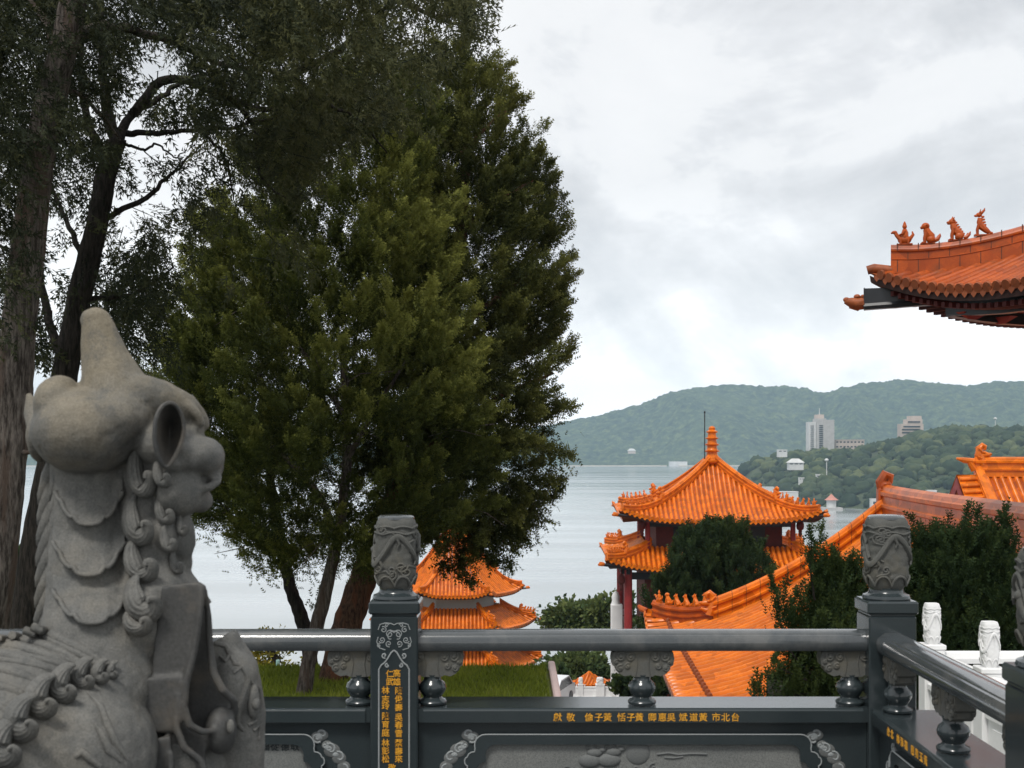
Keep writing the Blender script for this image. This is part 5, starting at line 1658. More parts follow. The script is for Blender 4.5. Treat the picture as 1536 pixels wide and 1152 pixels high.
# ---------------------------------------------------------------- junipers among the roofs
def juniper(label, px, py_top, py_bot, half, Y, nclump, per, seed, size=.15, tint=.5, z0=None, group='dark junipers among the roofs', flame=1.0, prof=None, extra=()):
    base = at(px, py_bot, Y)
    if z0 is not None: base.z = z0
    r = thing('juniper_tree', label, 'tree', base, 0, group)
    H = at(px, py_top, Y).z - base.z - .42 * min(1.6, Y / 16.0); R = half * Y / F
    rng = np.random.default_rng(seed)
    # several upright flames
    ncl = nclump
    th = rng.uniform(0, 2 * PI, ncl); q = np.sqrt(rng.random(ncl)); h = rng.random(ncl) ** .75
    pr = np.interp(h, [0, .25, .5, .7, .85, 1], prof or [.85, 1.0, .92, .70, .42, .12])
    lob = .72 + .55 * fbm(np.cos(th) * 1.5 + seed, np.sin(th) * 1.5, h * 3, 2)
    C = np.stack([base.x + R * pr * q * lob * np.cos(th), base.y + .8 * R * pr * q * lob * np.sin(th), base.z + H * h], 1)
    if extra:
        C = np.concatenate([C, np.array([at(a, b_, Y - .2) for a, b_ in [(u_, v_ + 40) for u_, v_ in extra]])])
    n = len(C)
    idx = np.repeat(np.arange(n), per); m = len(idx)
    sc_ = Y / 16.0
    ln = rng.uniform(.30, .60, n)[idx] * min(1.6, sc_)
    f = rng.random(m)
    out = unit(np.stack([np.cos(rng.uniform(0, 2 * PI, n)), np.sin(rng.uniform(0, 2 * PI, n)), np.full(n, 2.4)], 1))[idx]
    P = C[idx] + out * (f * ln)[:, None] + rng.normal(0, 1, (m, 3)) * (.085 * (1.05 - f) * min(1.7, sc_))[:, None]
    D = out * 1.0 + rng.normal(0, .42, (m, 3)) + np.array([0, 0, .45])
    tn = np.clip(tint + (fbm(C[idx, 0] * .9, C[idx, 1] * .9, C[idx, 2] * .9, 2) - .5) * .8 + (f - .5) * .25 + rng.normal(0, .1, m), 0, 1)
    crown('crown', [sprays(P, D, size * rng.uniform(.6, 1.25, m), tn, SPRAY, rng)], M['leaf_juniper'], r)
    b = MB(); p_, r_ = limb([base - Vector((0, 0, .3)), base + Vector((.05, 0, H * .4)), base + Vector((0, .02, H * .85))], .06 * sc_ + .03, .015, k=6); b.tube(p_, r_, 8)
    b.build('trunk', M['bark_dark'], r, world=True)
    return r
juniper('dark juniper growing in front of the two tiered tower', 1076, 782, 965, 124, 46, 520, 60, 3, .30, .46, z0=-8, group=None, prof=[.9, 1.0, .95, .85, .62, .25])
juniper('juniper left of the dark corner post, with loose twigs over the orange slope', 1255, 838, 1080, 78, 14.2, 330, 60, 4, .115, .62, z0=-1.6,
        extra=((1214, 800), (1222, 815), (1208, 830), (1285, 850), (1300, 840), (1170, 890), (1175, 898), (1164, 893), (1166, 922), (1176, 915), (1180, 938), (1192, 945), (1158, 1000), (1150, 995), (1165, 1005), (1142, 1035), (1150, 1040), (1180, 1010), (1190, 985), (1200, 960), (1172, 1040), (1205, 1030)))
juniper('broad dark juniper mass between the dark corner post and the right edge', 1440, 795, 1080, 112, 15.5, 620, 64, 6, .125, .52, z0=-1.6, prof=[1.0, 1.0, 1.0, .98, .9, .55], extra=((1440, 780), (1500, 790), (1505, 775), (1385, 800), (1410, 790), (1470, 785), (1530, 800)))
b = MB()
for pts in (((1215, 1010), (1185, 975), (1170, 930), (1168, 895)), ((1210, 1020), (1175, 1005), (1160, 1000)), ((1212, 1040), (1170, 1045), (1145, 1038)), ((1222, 900), (1216, 850), (1218, 800))):
    p_, r_ = limb([at(x, y, 14.0) for x, y in pts], .014, .004, k=5, wob=.006); b.tube(p_, r_, 5)
tag(b.build('juniper_branch', M['bark_dark']), 'thin bare juniper branches reaching out over the orange slope', 'branch')

# ---------------------------------------------------------------- broadleaf trees further down
def broad_tree(name, label, px, py_top, py_bot, half, Y, nleaf, seed, mat='leaf_broad', tint=.45, size=.3, z0=-11.0, group=None, shape=1.0, hollow=0):
    base = at(px, py_bot, Y); c = at(px, (py_top + py_bot) / 2, Y)
    r = thing(name, label, 'tree', (base.x, base.y, z0), 0, group)
    rng = np.random.default_rng(seed)
    R = half * Y / F; H = (py_bot - py_top) * Y / F / 2
    nc = 34
    u = unit(rng.normal(0, 1, (nc, 3))); q = rng.uniform(.35, .85, nc)[:, None]
    C = np.array(c) + u * q * np.array([R, R * .8, H])
    idx = rng.integers(0, nc, nleaf)
    P = C[idx] + rng.normal(0, 1, (nleaf, 3)) * np.array([R, R * .8, H]) * .16
    D = unit(P - np.array(c)) + rng.normal(0, .8, (nleaf, 3)) + np.array([0, 0, .3])
    tn = np.clip(tint + rng.normal(0, .22, nc)[idx] + rng.normal(0, .14, nleaf), 0, 1)
    crown('crown', [sprays(P, D, size * rng.uniform(.6, 1.3, nleaf), tn, BROAD, rng)], M[mat], r)
    b = MB()
    p_, r_ = limb([Vector((base.x, base.y, z0)), Vector((c.x + .1 * R, c.y, c.z - H * .4)), Vector((c.x, c.y, c.z + H * .5))], .045 * R + .06, .03, k=6); b.tube(p_, r_, 8)
    for k in range(9):
        a = Vector(C[k]); s = p_[7 + k % 5]; b.tube([s, s.lerp(a, .5) + Vector((0, 0, -.1 * H)), a], [.018 * R + .02, .012 * R + .01, .01], 5)
    b.build('trunk', M['bark_dark'], r, world=True)
    return r
broad_tree('broadleaf_tree', 'round grey green tree showing over the handrail in front of the lake', 853, 897, 965, 50, 92, 2600, 1, 'leaf_broad', .55, .42, z0=-14, group=None)
broad_tree('broadleaf_tree', 'small pale tree beside the white gate pillar', 905, 888, 965, 30, 88, 1500, 2, 'leaf_broad', .6, .40, z0=-13)
broad_tree('broadleaf_tree', 'thin tree tallest above the white gate pillar', 935, 878, 960, 20, 98, 900, 12, 'leaf_broad', .45, .42, z0=-14)
broad_tree('broadleaf_tree', 'yellowish green tree below the handrail behind the white railing', 868, 975, 1052, 56, 78, 9000, 3, 'leaf_broad', .42, .34, z0=-14.5)
broad_tree('broadleaf_tree', 'dark shrub tree behind the right end of the lawn kerb', 836, 1000, 1050, 20, 74, 3000, 31, 'leaf_broad', .15, .26, z0=-14.5)
broad_tree('broadleaf_tree', 'dark tree under the middle baluster at the hall wall', 962, 985, 1060, 45, 47, 2600, 4, 'leaf_juniper', .35, .25, z0=-11)
broad_tree('bare_tree', 'half bare twiggy tree left of the leaning trunks', 405, 935, 1040, 62, 40, 1100, 5, 'leaf_yellow', .35, .15, z0=-9)
broad_tree('yellow_shrub', 'yellow leaved shrub by the pale green lamp pole', 398, 1008, 1050, 34, 34, 1500, 6, 'leaf_yellow', .5, .14, z0=-9)
broad_tree('green_shrub', 'green shrub between the two leaning trunks', 552, 985, 1060, 60, 30, 2200, 7, 'leaf_broad', .4, .16, z0=-8)
broad_tree('pine_tree', 'small pine seen between the two cedar trunks', 36, 815, 950, 34, 26, 2600, 8, 'leaf_juniper', .6, .22, z0=-2.6)
b = MB(); p0 = at(417, 1040, 32); b.tube([(p0.x, p0.y, -8), (p0.x, p0.y, at(0, 990, 32).z)], .05, 8)
r = thing('lamp_pole', 'thin pale green metal pole behind the left railing span', 'pole', (p0.x, p0.y, -8))
b.build('pole', M['green_metal'], r, world=True)
b = MB(); b.box((p0.x, p0.y, -7.95), (.3, .3, .1)); b.build('base_plate', M['green_metal'], r, world=True)
# ================================================================ wooded promontory, houses and hotels across the water
def lumpy(seed, sub=2):
    import bmesh
    bm = bmesh.new(); bmesh.ops.create_icosphere(bm, subdivisions=sub, radius=1.0)
    V = np.array([v.co[:] for v in bm.verts]); Fc = np.array([[v.index for v in f.verts] for f in bm.faces]); bm.free()
    d = 1 + (fbm(V[:, 0] * 2 + seed, V[:, 1] * 2, V[:, 2] * 2, 2) - .5) * .8
    d += (noise3(V[:, 0] * 6 + seed, V[:, 1] * 6, V[:, 2] * 6) - .5) * .25
    V = V * d[:, None]; V[:, 2] *= .85
    return V, Fc
LUMPS = [lumpy(s * 3.1 + 1, 3) for s in range(4)]
rng = np.random.default_rng(99)
parts = []
fx, fy = [], []
while len(fx) < 3600:
    x, y = rng.uniform(195, 900), rng.uniform(845, 1420)
    z, u = prom_z(np.array([x]), np.array([y]))
    if u[0] < .015 or u[0] > 1.15 or z[0] < LAKE: continue
    fx.append(x); fy.append(y)
fx, fy = np.array(fx), np.array(fy); fz, _ = prom_z(fx, fy)
for k in range(4):
    s = slice(k, None, 4); x, y, z = fx[s], fy[s], fz[s]; n = len(x)
    V, Fc = LUMPS[k]
    R = 2.6 + 5.2 * rng.random(n) ** 1.8; a = rng.uniform(0, 6.28, n)
    tn = np.clip(.45 + (fbm(x * .02, y * .02, 0.0, 3) - .5) * .9 + rng.normal(0, .24, n), 0, 1)
    ca, sa = np.cos(a), np.sin(a)
    vx = V[None, :, 0] * ca[:, None] - V[None, :, 1] * sa[:, None]; vy = V[None, :, 0] * sa[:, None] + V[None, :, 1] * ca[:, None]
    P = np.stack([x[:, None] + vx * R[:, None], y[:, None] + vy * R[:, None], z[:, None] + R[:, None] * .35 + V[None, :, 2] * R[:, None]], -1)
    tt = np.clip(tn[:, None] + (fbm(P[..., 0] * .4, P[..., 1] * .4, P[..., 2] * .4, 2) - .5) * .7, 0, 1)
    FF = (Fc[None] + (np.arange(n) * len(V))[:, None, None]).reshape(-1, 3)
    parts.append((P.reshape(-1, 3), FF, tt.ravel()))
o = crown('forest', parts, M['leaf_forest'], None); tag(o, 'dense mixed woodland covering the nearer hillside above the lake', 'forest', kind='stuff')

def house(name, label, px0, px1, py0, py1, Y, mat='white_wall', roof=None, floors=1, group=None, deep=None, win=True, ztop=None):
    a, b_ = at(px0, py0, Y), at(px1, py1, Y)
    w_ = b_.x - a.x; h_ = a.z - b_.z + 4; d_ = deep or w_ * .6
    r = thing(name, label, 'building', ((a.x + b_.x) / 2, Y, b_.z - 4), 0, group)
    c = Vector(((a.x + b_.x) / 2, Y, b_.z - 4 + h_ / 2))
    m = MB(); m.box(c, (w_, d_, h_)); m.build('wall', M[mat], r, world=True)
    m = MB()
    if roof:
        zt_ = a.z; x0, x1, y0, y1 = c.x - w_ * .58, c.x + w_ * .58, Y - d_ * .6, Y + d_ * .6; rh = w_ * .28
        m.add([(x0, y0, zt_), (x1, y0, zt_), (x1, y1, zt_), (x0, y1, zt_), (c.x - w_ * .25, Y, zt_ + rh), (c.x + w_ * .25, Y, zt_ + rh)], [(0, 1, 5, 4), (1, 2, 5), (2, 3, 4, 5), (3, 0, 4), (3, 2, 1, 0)])
        m.build('roof', M[roof], r, world=True)
    else:
        m.box((c.x, Y, a.z + .2), (w_ * 1.04, d_ * 1.04, .5)); m.build('roof', M[mat], r, world=True)
    if win:
        fh = (a.z - b_.z) / floors
        for f in range(floors):
            m = MB(); zc_ = b_.z + fh * (f + .55); nw = max(2, int(w_ / 3.2))
            for k in range(nw):
                m.box((c.x - w_ / 2 + w_ * (k + .5) / nw, Y - d_ / 2 - .02, zc_), (w_ / nw * .6, .08, fh * .32))
            m.build('window_row', M['dark_window'], r, world=True)
    return r
# tall hotel
YH = 1290.0
hp = at(1230, 675, YH)
hot = thing('hotel_tower', 'tall pale hotel tower with a spire on the wooded ridge', 'hotel', (hp.x, YH, hp.z - 6))
def hb(nm, mat, x0, x1, y0, y1, dy=0, dep=14.0):
    a, b_ = at(x0, y0, YH), at(x1, y1, YH)
    m = MB(); m.box(((a.x + b_.x) / 2, YH + dy, (a.z + b_.z) / 2), (b_.x - a.x, dep, a.z - b_.z)); return m.build(nm, M[mat], hot, world=True)
hb('side_wing', 'white_wall', 1212, 1222, 633, 690, 2); hb('core', 'grey_wall', 1222, 1236, 628, 690, 0, 18); hb('main_wing', 'grey_wall', 1232, 1248, 630, 690, -1.5, 16); hb('roof_house', 'tan_wall', 1224, 1234, 622, 628, 1)
m = MB(); s_ = at(1229, 622, YH); m.tube([(s_.x, YH, s_.z), (s_.x, YH, s_.z + 6.5)], [.5, .2], 6); m.build('spire', M['white_wall'], hot, world=True)
for k in range(13):
    y = 638 + k * 3.0
    hb('balcony_row', 'dark_window', 1225.5, 1231, y, y + 1.4, -9.3, .5)
    hb('balcony_row', 'dark_window', 1214, 1219, y + .6, y + 1.6, -5.2, .5)
YH = 1330.0
hp = at(1366, 655, YH)
hot = thing('hotel_building', 'stepped tan hotel with dark balcony bands to the right of the tall tower', 'hotel', (hp.x, YH, hp.z - 6))
hb('lower_block', 'tan_wall', 1349, 1382, 636, 665); hb('upper_block', 'tan_wall', 1358, 1381, 629, 636, 1); hb('roof_block', 'tan_wall', 1364, 1380, 624, 629, 2)
for y, x0, x1 in ((632, 1359, 1377), (639, 1352, 1377), (643.5, 1350, 1377), (648, 1350, 1377)):
    hb('balcony_band', 'dark_window', x0, x1, y, y + 2.2, -7.2, .5)
house('apartment_block', 'low long pinkish block at the foot of the tall hotel tower', 1250, 1293, 660, 674, 1300, 'tan_wall', None, 2)
house('hillside_house', 'small white house highest on the slope left of the hotel tower', 1166, 1180, 675, 679, 1180, floors=1, group=None)
house('hillside_house', 'white house with dark hipped roof below the hotel tower', 1182, 1204, 694, 698, 1120, 'white_wall', 'white_wall', 1)
house('hillside_house', 'small white cube house right of the hipped roof one', 1224, 1235, 712, 717, 1060)
house('hillside_house', 'white speck of a house low on the slope over the tower roof', 1198, 1206, 717, 720, 1060)
house('lakeside_house', 'long white lakeside building just right of the tower roof peak', 1158, 1195, 738, 752, 1000, floors=2, win=False)
house('lakeside_house', 'white boathouse strip at the waterline behind the tower roof', 1138, 1160, 731, 737, 1100, win=False)
house('lakeside_house', 'white building with a flat roof just above the orange ridge end', 1306, 1326, 749, 760, 890, floors=1)
house('lakeside_hotel', 'white terraced lakeside hotel partly behind the long ridge', 1385, 1428, 742, 762, 880, floors=3)
house('lakeside_hotel', 'small white roof block above the terraced lakeside hotel', 1390, 1404, 736, 743, 890, win=False)
house('ridge_house', 'white domed hut on the ridge above the gabled hall', 1506, 1516, 652, 657, 1200, win=False)
house('far_villa', 'pale villa roof in the far woods across the lake', 942, 953, 676, 678, 3150, 'tan_wall', 'white_wall', 1, win=False)
house('far_jetty_house', 'white jetty building on the far shore left of the tower spire', 1004, 1030, 692.5, 697, 3060, 'white_wall', None, 1, win=False)
p = at(1247, 750, 905)
r = thing('shore_pavilion', 'little pink roofed pavilion on the shore right of the tower', 'pavilion', (p.x, 905, LAKE))
m = MB(); m.lathe([(5.0, at(0, 750, 905).z), (3.0, at(0, 747, 905).z), (.2, at(0, 741, 905).z)], 8, (p.x, 905, 0)); m.build('roof', M['pink_roof'] if 'pink_roof' in M else M['tan_wall'], r, world=True)
m = MB(); m.lathe([(3.4, LAKE - 1), (3.4, at(0, 750, 905).z)], 8, (p.x, 905, 0)); m.build('wall', M['white_wall'], r, world=True)
m = MB(); m.box((p.x, 905, LAKE + .5), (14, 8, 1.6)); m.build('base', M['grey_wall'], r, world=True)
for px, py0, py1, Y, lab in ((1240, 690, 720, 1050, 'white lamp mast on the slope under the hotel tower'), (1493, 628, 645, 1250, 'thin radio mast on the ridge at the right')):
    a, b_ = at(px, py0, Y), at(px, py1, Y)
    r = thing('mast', lab, 'mast', (b_.x, Y, b_.z))
    m = MB(); m.tube([(b_.x, Y, b_.z - 3), (a.x, Y, a.z)], .35, 6); m.build('pole', M['white_wall'], r, world=True)
    m = MB(); m.ell((a.x, Y, a.z), (1.6, 1.6, 1.3)); m.build('head', M['white_wall'], r, world=True)
m = MB(); q = rng
for x0, x1, Y in ((-2600, -400, 3030), (120, 360, 3040), (390, 480, 3035), (500, 700, 3060)):
    m.box(((x0 + x1) / 2, Y, LAKE + .5), (x1 - x0, 30, 3.0))
tag(m.build('far_shore_sand', M['sand']), kind='structure')
m = MB()
for k in range(40):
    x = 405 + rng.uniform(-30, 190); m.box((x, 868 + rng.uniform(-6, 14), LAKE + .3), (rng.uniform(3, 9), 5, rng.uniform(1.5, 4)))
tag(m.build('rocky_shore', M['sand']), kind='structure')

# ---------------------------------------------------------------- white gate pillar, court railing, car and little roof below
p = at(925, 965, 70)
r = thing('gate_pillar', 'white stone gate pillar with a side board standing against the lake', 'pillar', (p.x, 70, -11))
zt_ = at(0, 906, 70).z
m = MB(); m.box((p.x, 70, (zt_ - 11) / 2), (.62, .62, zt_ + 11), bev=.04); m.build('shaft', M['white_marble'], r, world=True)
m = MB(); m.lathe([(.26, 0), (.20, .25), (.23, .45), (.14, .65), (.03, .75)], 10, (p.x - .05, 70, zt_ - .05)); m.build('finial', M['white_marble'], r, smooth=40, world=True)
m = MB(); q0 = at(938, 918, 70); m.box((q0.x, 70, q0.z), (.75, .3, .28)); m.box((q0.x - .05, 70, q0.z - .7), (.5, .22, .9)); m.build('side_board', M['white_marble'], r, world=True)
Yb = 65.5
zb0 = at(0, 1052, Yb).z
prev = None
for i, px in enumerate((848, 871, 900, 919, 940)):
    p = at(px, 1046, Yb); p.z = -10.85
    labs = ('white court railing post nearest the lawn kerb', 'white court railing post in front of the little orange roof', 'wide white court railing post right of the little orange roof', 'white court railing post beside the dark trees', 'white court railing post behind the middle baluster')
    white_post(p, labs[i], at(0, 1016, Yb).z + 10.85, 'white railing posts of the court below', .26 if i != 2 else .42)
    if prev is not None:
        white_span(prev, p, ('white court railing span left of the little orange roof', 'white court railing span below the little orange roof', 'short white court railing span next to the wide post', 'white court railing span ending behind the middle baluster')[i - 1], at(0, 1034, Yb).z + 10.85, 'white railing spans of the court below')
    prev = p
# small roof
p = at(884, 1019, 72)
kio = thing('kiosk', 'small kiosk with an orange tiled roof below the white court railing', 'kiosk', (p.x, 72, -14.5))
bt, bp = MB(), MB()
for k in range(4):
    a = -PI / 2 - .45 + k * PI / 2
    nin = Vector((-math.cos(a), -math.sin(a), 0)); e = Vector((-math.sin(a), math.cos(a), 0))
    roof_face(bt, bp, Vector((p.x, p.y, at(0, 1025, 72).z)) - nin * .92, e, nin, (-.92, .92), lambda s: .92 - abs(s), lambda t: .5 * t + .25 * t * t, lambda s, t: .2 * (abs(s) / .92) ** 3 * (1 - t / .92), .20, .07)
bt.build('tile_rows', M['tile'], kio, smooth=50, world=True); bp.build('pan_tiles', M['tile_pan'], kio, world=True)
m = MB(); zk = at(0, 1025, 72).z; m.box((p.x, 72, (zk - 14.5) / 2), (1.1, 1.1, zk + 14.7)); m.build('wall', M['white_wall'], kio, world=True)
# parked car, mostly hidden by the lawn kerb
p = at(820, 1040, 63)
car = thing('parked_car', 'white parked car with dark windows half hidden by the lawn kerb', 'car', (p.x, 63, -10.85), 0)
M['car_white'] = simple('white_car_paint', (.75, .76, .78), .2, .03, 1)
cz0 = -10.85
m = MB(); m.prism([(-2.1, .3), (-2.15, .7), (-1.9, .85), (-1.0, .92), (-.4, 1.40), (1.0, 1.42), (1.7, .95), (2.1, .88), (2.15, .35)], -.85, .85, Matrix.Translation((p.x, 63, cz0)) @ Matrix.Rotation(1.25, 4, 'Z')); m.build('body', M['car_white'], car, smooth=30, world=True)
m = MB(); m.prism([(-.86, .93), (-.34, 1.33), (.95, 1.35), (1.5, .95)], -.865, .865, Matrix.Translation((p.x, 63, cz0)) @ Matrix.Rotation(1.25, 4, 'Z')); m.build('side_window', M['dark_window'], car, world=True)
for sx in (-1.3, 1.3):
    for sy in (-.78, .78):
        m = MB(); m.lathe([(.18, -.1), (.31, -.1), (.31, .1), (.18, .1)], 16, M=Matrix.Translation((p.x, 63, cz0)) @ Matrix.Rotation(1.25, 4, 'Z') @ Matrix.Translation((sx, sy, .31)) @ Matrix.Rotation(PI / 2, 4, 'X')); m.build('wheel', M['dark_metal'], car, world=True)
# ================================================================ stone guardian beast in the foreground
YL = 3.0
KL = YL / F
def LP(px, py, d=0.0): return at(px, py, YL + d)
t = NT('weathered_statue_stone')
v = t.coord()
big = t.noise(v, 5.0, 6, 0.62); fine = t.noise(v, 220, 3, 0.7); mid = t.noise(v, 22, 5, 0.65)
c = t.ramp(mid, [(0.30, (0.080, 0.082, 0.079)), (0.70, (0.160, 0.156, 0.143))])
geo = t.n.new('ShaderNodeNewGeometry'); sp = t.n.new('ShaderNodeSeparateXYZ'); t.l.new(t.coord(), sp.inputs[0])
# lichen and ochre rain staining on the crown of the head
hi = t.ramp(t.math('MULTIPLY', t.math('ADD', sp.outputs[2], t.math('SUBTRACT', t.math('MULTIPLY', big, 0.7), 1.32)), 4.0), [(0.0, 0.0), (1.0, 1.0)])
c = t.mix(t.math('MULTIPLY', t.ramp(t.math('SUBTRACT', hi, 0.0), [(0.0, 0.0), (1.0, 1.0)]), 0.65), c, (0.215, 0.178, 0.115))
c = t.mix(t.ramp(big, [(0.50, 0.0), (0.72, 0.55)]), c, (0.180, 0.160, 0.125))
c = t.mix(t.math('MULTIPLY', t.ramp(t.noise(v, 11.0, 7, .7), [(0.52, 0.0), (0.64, 1.0)]), 0.55), c, (0.055, 0.06, 0.062))
c = t.mix(0.35, c, t.ramp(fine, [(0.3, (0.1, 0.1, 0.1)), (0.7, (0.9, 0.9, 0.9))]), 'OVERLAY')
t.set(Base_Color=c, Roughness=0.72, Specular_IOR_Level=0.35)
t.bump(t.math('ADD', fine, t.math('MULTIPLY', mid, 1.5)), 0.35, 0.005)
M['beast'] = t.m
M['beast_dark'] = stone('dark_cloth_and_ear_shade_stone', (0.032, 0.035, 0.037), (0.068, 0.066, 0.061), 14, 0.6, 0.25, 0.3, 0.4, (0.15, 0.125, 0.095))  # dark tone of the cloth; on the ear it stands in for shade
base = LP(150, 1152)
beast = thing('guardian_beast', 'big weathered grey stone guardian beast with a horn, seen from behind at the left', 'statue', (base.x, YL, 0.70))

def remeshed(mb, name, voxel, smooth_it, mat, parent):
    me = mb.mesh(name)
    import bmesh
    bm = bmesh.new(); bm.from_mesh(me); bmesh.ops.recalc_face_normals(bm, faces=bm.faces); bm.to_mesh(me); bm.free()
    ob = bpy.data.objects.new('sculpt_tmp', me); COL.objects.link(ob)
    md = ob.modifiers.new('r', 'REMESH'); md.mode = 'VOXEL'; md.voxel_size = voxel
    ms = ob.modifiers.new('s', 'SMOOTH'); ms.factor = 0.6; ms.iterations = smooth_it
    bpy.context.view_layer.update()
    m2 = bpy.data.meshes.new_from_object(ob.evaluated_get(bpy.context.evaluated_depsgraph_get()))
    bpy.data.objects.remove(ob); bpy.data.meshes.remove(me)
    off = root_loc(parent)
    m2.transform(Matrix.Translation(-off))
    m2.name = name; m2.materials.clear()
    return link_mesh(name, m2, mat, parent, True)

b = MB()
def E(px, py, d, rx, ry, rz, rot=None): b.ell(LP(px, py, d), (rx * KL, ry, rz * KL), nu=24, nv=16, rot=rot)
def T(pts, rad, n=14, flat=1.0): b.tube([LP(*p) for p in pts], [r * KL for r in rad], n, flat=flat)
# head
E(132, 646, .03, 83, .145, 66); E(89, 608, .015, 36, .080, 46); E(178, 628, .04, 60, .12, 52)
E(60, 655, .07, 16, .06, 40)
T([(178, 612, .05), (170, 575, .05), (159, 540, .05), (151, 510, .05), (146, 487, .05), (144, 480, .05)], [66, 50, 37, 29.5, 25, 23], 20)
E(144, 481, .05, 23.5, .036, 21)
# brow, eye, cheek, muzzle
T([(195, 590, .03), (240, 598, .05), (280, 612, .09), (302, 630, .12)], [34, 30, 22, 13]); E(303, 634, .12, 12, .02, 14); T([(280, 606, .06), (296, 622, .07), (303, 640, .08)], [8, 8, 7]); E(284, 650, .10, 22, .04, 22)
E(250, 665, .08, 46, .11, 42); E(262, 705, .08, 40, .085, 44); E(273, 682, .03, 23, .04, 19); E(306, 684, .09, 31, .080, 30); E(318, 700, .11, 17, .05, 24); E(284, 690, .03, 17, .035, 18); E(262, 694, .02, 22, .04, 17); E(296, 684, .04, 12, .03, 16)
E(286, 738, .09, 28, .06, 34); E(300, 752, .12, 20, .04, 18)
T([(296, 736, .05), (314, 731, .06), (328, 722, .08), (331, 714, .10)], [6, 6.5, 6, 4]); E(268, 735, .06, 36, .07, 42); E(222, 690, .10, 42, .07, 56)
# beard
for px, py, d, rx, rz in ((262, 782, .08, 24, 30), (272, 812, .09, 22, 34), (272, 842, .10, 18, 26), (250, 800, .05, 20, 30), (280, 792, .08, 11, 20)): E(px, py, d, rx, rx * KL * 1.2, rz)
# neck and chest
T([(138, 660, .10), (134, 740, .10), (134, 820, .09), (138, 890, .07), (146, 950, .04), (150, 1000, .03), (152, 1060, .06)], [62, 58, 60, 68, 86, 104, 70], 24)
T([(215, 700, .10), (222, 780, .10), (228, 850, .10), (240, 920, .08)], [40, 46, 54, 66], 18)
E(232, 930, .07, 66, .12, 80); T([(270, 862, .10), (285, 890, .10), (298, 915, .10)], [18, 22, 24])
# back, haunch and barrel
E(20, 1130, -.04, 200, .30, 165); E(-120, 1150, -.06, 220, .32, 190); E(118, 1130, -.10, 112, .18, 112); E(150, 1030, .0, 90, .16, 70); E(60, 1010, .0, 120, .20, 60)
T([(-80, 1180, -.05), (0, 1320, -.05), (10, 1500, -.05)], [180, 150, 130]); T([(120, 1130, -.10), (130, 1300, -.12), (140, 1480, -.12)], [105, 80, 70]); E(180, 1500, -.14, 90, .11, 40)
# far foreleg with knee, and the flank below the saddle cloth
T([(318, 965, .16), (345, 1010, .16), (358, 1070, .15), (356, 1150, .14), (352, 1300, .14), (350, 1490, .14)], [42, 46, 43, 42, 46, 56], 20)
E(352, 1030, .13, 38, .07, 60); E(360, 1500, .10, 66, .12, 36)
E(250, 1180, .08, 90, .12, 120); E(250, 1350, .06, 110, .14, 200)
remeshed(b, 'body', 0.0052, 4, M['beast'], beast)
body_ob = [o for o in COL.objects if o.parent == beast and o.name.startswith('body')][0]
me_ = body_ob.data
co_ = np.array([v_.co[:] for v_ in me_.vertices]); no_ = np.array([v_.normal[:] for v_ in me_.vertices])
dd_ = (fbm(co_[:, 0] * 26, co_[:, 1] * 26, co_[:, 2] * 26, 4) - .5) * .007 + np.minimum(0, noise3(co_[:, 0] * 70, co_[:, 1] * 70, co_[:, 2] * 70) - .32) * .006
me_.vertices.foreach_set('co', (co_ + no_ * dd_[:, None]).astype(np.float32).ravel()); me_.update()
b = MB()
# saddle cloth: stacked blocks and an upright lobe
def slab(pts, d0, d1): 
    q = [LP(x, y, d0) for x, y in pts]; r_ = [LP(x, y, d1) for x, y in pts]; n = len(pts)
    b.add(q + r_, [tuple(range(n)), tuple(range(2 * n - 1, n - 1, -1))] + [(k, n + k, n + (k + 1) % n, (k + 1) % n) for k in range(n)])
slab([(243, 880), (262, 876), (302, 873), (304, 884), (296, 950), (284, 1006), (276, 1018), (228, 1012), (232, 960)], -.045, .14)
slab([(206, 1018), (268, 1014), (272, 1040), (264, 1098), (200, 1100), (194, 1070)], -.055, .12)
slab([(204, 1112), (256, 1104), (258, 1130), (252, 1190), (205, 1190), (198, 1150)], -.065, .12)
# hollow lobe: back wall only, its lips are added as beads
slab([(302, 880), (311, 884), (316, 960), (322, 1020), (348, 1046), (352, 1080), (318, 1104), (286, 1092), (276, 1066), (284, 1000)], .060, .16)
E(331, 1096, .03, 24, .045, 36)
# lips of the cloth
T([(304, 878, -.04), (300, 920, -.045), (292, 975, -.045), (280, 1020, -.05), (276, 1060, -.05), (284, 1088, -.045), (304, 1098, -.03), (322, 1096, -.01)], [5, 5, 5.5, 6, 6, 6.5, 6, 5])
T([(305, 878, -.03), (312, 915, -.01), (315, 970, .0), (320, 1010, .0), (334, 1036, .0), (350, 1050, .02), (354, 1072, .04)], [4.5, 5, 6, 7, 7, 6.5, 5])
T([(268, 1040, -.05), (264, 1090, -.055), (276, 1122, -.055), (300, 1140, -.04), (308, 1160, -.04)], [6, 6, 6.5, 6, 6])
T([(256, 1128, -.06), (256, 1160, -.065), (270, 1190, -.06), (300, 1210, -.05)], [6, 6, 6, 6])
slab([(268, 1060), (280, 1092), (306, 1104), (312, 1170), (262, 1190), (258, 1130)], .0, .12)
remeshed(b, 'saddle_cloth', 0.0048, 4, M['beast_dark'], beast)


